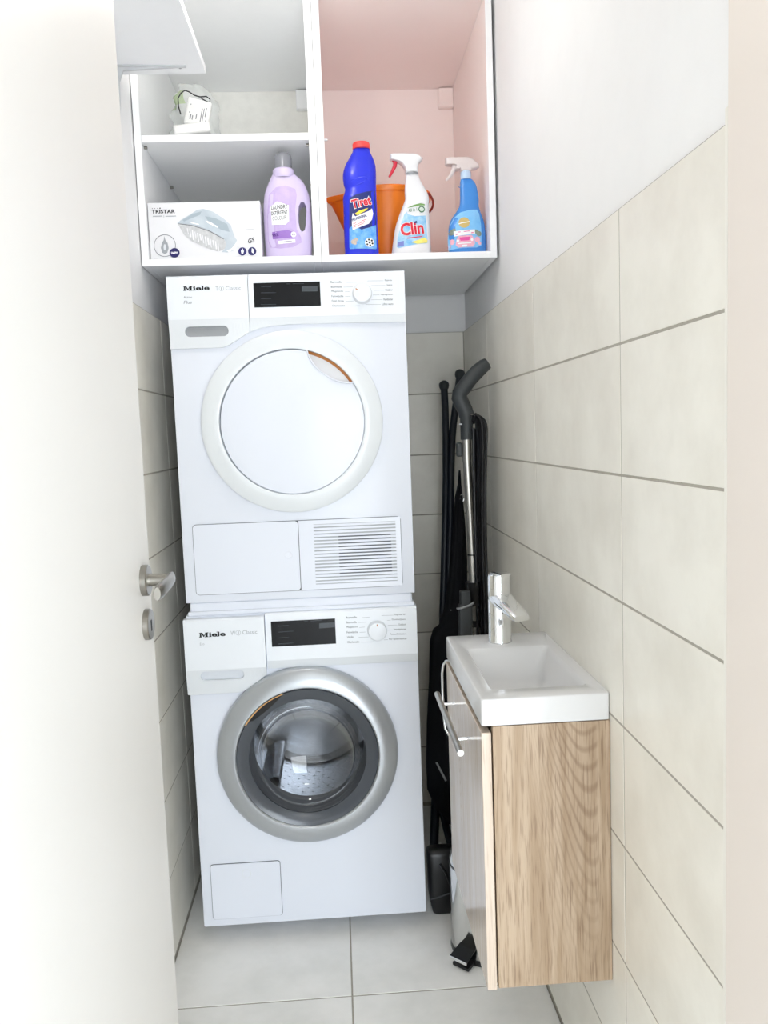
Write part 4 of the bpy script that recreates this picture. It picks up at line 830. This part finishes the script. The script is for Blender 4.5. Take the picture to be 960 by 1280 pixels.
obj('tube_clip', MB().tube([at(594.7, 775, vy), at(595.6, 783, vy)], .0125, 18), blackp, t)
fb = at(601, 858, vy)
obj('lower_tube', MB().tube([fb, (.818, .18, .30), (.805, .185, .07)], .0105, 16), charcoal, t)
mb = MB(); rows = []
for u, hw, hh in ((-.045, .05, .010), (-.036, .058, .02), (.0, .06, .03), (.03, .056, .028), (.045, .048, .018)):
    rows.append([(.797 + hw * math.copysign(abs(math.cos(a)) ** .4, math.cos(a)), .185 + u, hh + .0008 + hh * math.copysign(abs(math.sin(a)) ** .5, math.sin(a))) for a in [2 * PI * j / 24 for j in range(24)]])
mb.grid(rows, True, True, True, True); obj('floor_head', mb, blackp, t)
# cord loops hung on the neck
random.seed(11)
cdm = MB()
for k in range(9):
    u = k / 8; xa = 591.5 + 3 * random.random(); xb = 596.5 + 9.5 * u; yb_ = vy - .015 + .035 * random.random(); bot = 812 + 34 * random.random(); top = 519 + 4 * random.random()
    L_ = [(xa - .5, top + 8), (xa + 1, top + 1), (xa + 3.5, top - 1), (xb + 1 - 2 * (1 - u), top + 10), (xb + 1.4, top + 45), (xb + .5, 620), (xb + 1.5, 700), (xb + 3.6, 760), (xb + 3.6, bot - 12), ((xa + xb) / 2 + 5, bot), (xa + 6, bot - 14), (xa + 4, 740), (xa + 1.5, 640), (xa, 570), (xa - .5, top + 9)]
    P = [at(x, y, yb_ + .006 * math.sin(i * 2.1 + k)) for i, (x, y) in enumerate(L_)]; Q = []
    for i in range(len(P) - 1):
        p0, p1, p2, p3 = P[max(i - 1, 0)], P[i], P[i + 1], P[min(i + 2, len(P) - 1)]
        for s in range(4):
            q = s / 4; Q.append(.5 * ((2 * p1) + (p2 - p0) * q + (2 * p0 - 5 * p1 + 4 * p2 - p3) * q * q + (3 * p1 - p0 - 3 * p2 + p3) * q ** 3))
    for q in Q: q.x = min(q.x, XR - .006)
    cdm.tube(Q, .0042, 7)
cd_o = obj('cord_loops', cdm, cable_m, t, 'coiled black power cord hanging from the handle')
# charcoal case with strap beside the tube
yy = .116
t = thing('umbrella_case', 'charcoal stick case with grey strap in front of the steel vacuum tube', 'case', at(582, 850, yy) * 1)
ORG[t.name] = Vector((at(582, 850, yy).x, yy, 0)); t.location = ORG[t.name]
P = [at(581, 739, yy), at(582, 800, yy), Vector((.755, yy, .55)), Vector((.748, yy, .012))]
cb = MB(); rows = []
for p, hw, hd_ in ((P[0] + Vector((0, 0, .002)), .013, .008), (P[0], .0145, .010), (at(581.4, 754, yy), .0150, .011), (at(581.4, 756, yy), .0195, .014), (P[1], .0195, .014), (P[2], .019, .014), (P[3], .017, .013)):
    rows.append([(p.x + hw * math.copysign(abs(math.cos(a)) ** .5, math.cos(a)), p.y + hd_ * math.copysign(abs(math.sin(a)) ** .5, math.sin(a)), p.z) for a in [2 * PI * j / 24 for j in range(24)]])
cb.grid(rows, True, True, True, True); obj('case_body', cb, charcoal, t)
sp_ = at(581.5, 755, yy); obj('strap', MB().tube([(sp_.x + .0225 * math.cos(a), yy + .0165 * math.sin(a), sp_.z - .004 + .007 * math.cos(a)) for a in [PI + PI * k / 20 for k in range(21)]], .003, 8), dgrey, t, 'grey strap')

# ------------------------------------------------------------------ folded frame with dark cover at the back
t = thing('folded_frame', 'black folded frame with two round end caps and draped cloth leaning in the back corner', 'folding frame', (.70, .5, 0))
def yz(py): return .66 - .30 * max(0, (py - 480)) / 640
lt = [(555, 481), (556.5, 510), (557.4, 545), (557.6, 600), (556.6, 650), (555, 720), (552.5, 800), (549, 880), (545, 960), (541.5, 1060), (539, 1120)]
rt = [(575, 467), (572, 490), (568.5, 515), (565.3, 545), (564, 580), (563, 650), (561, 720), (557.5, 800), (551, 900), (546, 1000), (543, 1060), (540.5, 1120)]
for L_ in (lt, rt):
    fr = obj('frame_tube', MB().tube([at(x, y, yz(y)) for x, y in L_], .0118, 14), navyt, t)
    p = at(*L_[0], .66); q_ = at(*L_[1], yz(L_[1][1])); d = (p - q_).normalized()
    obj('end_cap', MB().tube([p - d * .016, p - d * .012, p - d * .004, p + d * .004, p + d * .010, p + d * .014], [.0122, .0150, .0172, .0168, .0125, .006], 18), charcoal, fr)
ft = at(540, 1120, yz(1120))
cm = MB(); rows = []
for py, l, r in ((588, 573.4, 575.4), (605, 572.3, 576.5), (622, 568.5, 578.5), (650, 567, 581), (700, 562.5, 584), (760, 556, 584), (780, 549, 584), (786, 541, 583), (800, 537, 583), (850, 536, 583), (900, 533.5, 583), (950, 532.5, 582), (985, 534, 581), (1010, 545, 580), (1025, 555, 579)):
    a, c = at(l, py, yz(py) - .03), at(r, py, yz(py) - .03); m_ = (a + c) / 2; hw = (c.x - a.x) / 2; ring = []
    for j in range(28):
        th = 2 * PI * j / 28; fold = 1 + .16 * math.sin(th * 5 + py * .011) * (1 if hw > .01 else 0)
        ring.append((m_.x + hw * math.cos(th), m_.y + min(.045, .012 + hw * .6) * fold * math.sin(th), m_.z))
    rows.append(ring)
cm.grid(rows, True, True, True, True); co = obj('cloth_cover', cm, blackc, t, 'dark cloth cover')
obj('eyelet', MB().tube([at(577.5 + 2.4 * math.cos(a), 622.5 + 4.6 * math.sin(a), .545) for a in [2 * PI * k / 18 for k in range(19)]], .0014, 6), chrome, co)
obj('snap_stud', MB().lathe([(0, 0), (.0035, 0), (.003, -.002), (0, -.0025)], at(563.6, 763, .475), 'y', 12), dgrey, co)
obj('brace', MB().tube([at(545.5, 953, .36), at(557.5, 976, .33)], .0035, 10), dgrey, t, 'grey brace rod'); obj('brace', MB().tube([at(552, 1010, .37), at(563, 1055, .36)], .012, 10), navyt, t)
obj('foot_bar', MB().tube([at(539, 1118, yz(1120)), at(558, 1112, yz(1120))], .012, 12), navyt, t)
# glossy black floor nozzle
t = thing('floor_nozzle', 'glossy black floor nozzle standing upright on the floor right of the washing machine', 'nozzle', (.648, .075, 0))
mb = MB(); rows = []
for z, l, r, d in ((.0008, .625, .694, .020), (.004, .622, .697, .023), (.03, .6165, .699, .026), (.06, .6125, .699, .028), (.12, .6115, .697, .028), (.172, .611, .694, .026), (.183, .6125, .692, .022), (.187, .616, .688, .016)):
    m_ = (l + r) / 2; hw = (r - l) / 2; rows.append([(m_ + hw * math.copysign(abs(math.cos(a)) ** .35, math.cos(a)), .082 + d * math.copysign(abs(math.sin(a)) ** .5, math.sin(a)), z) for a in [2 * PI * j / 28 for j in range(28)]])
mb.grid(rows, True, True, True, True); nb = obj('nozzle_body', mb, blackp, t)
obj('nozzle_ridge', MB().tube([(.615, .0585, .048), (.64, .0535, .056), (.665, .0525, .064), (.69, .0545, .068)], .0022, 8), mat('worn_black', (58, 60, 64), .35), nb)
obj('nozzle_ridge', MB().tube([(.645, .0535, .152), (.66, .0525, .125), (.672, .0525, .09)], .0035, 8), blackp, nb)
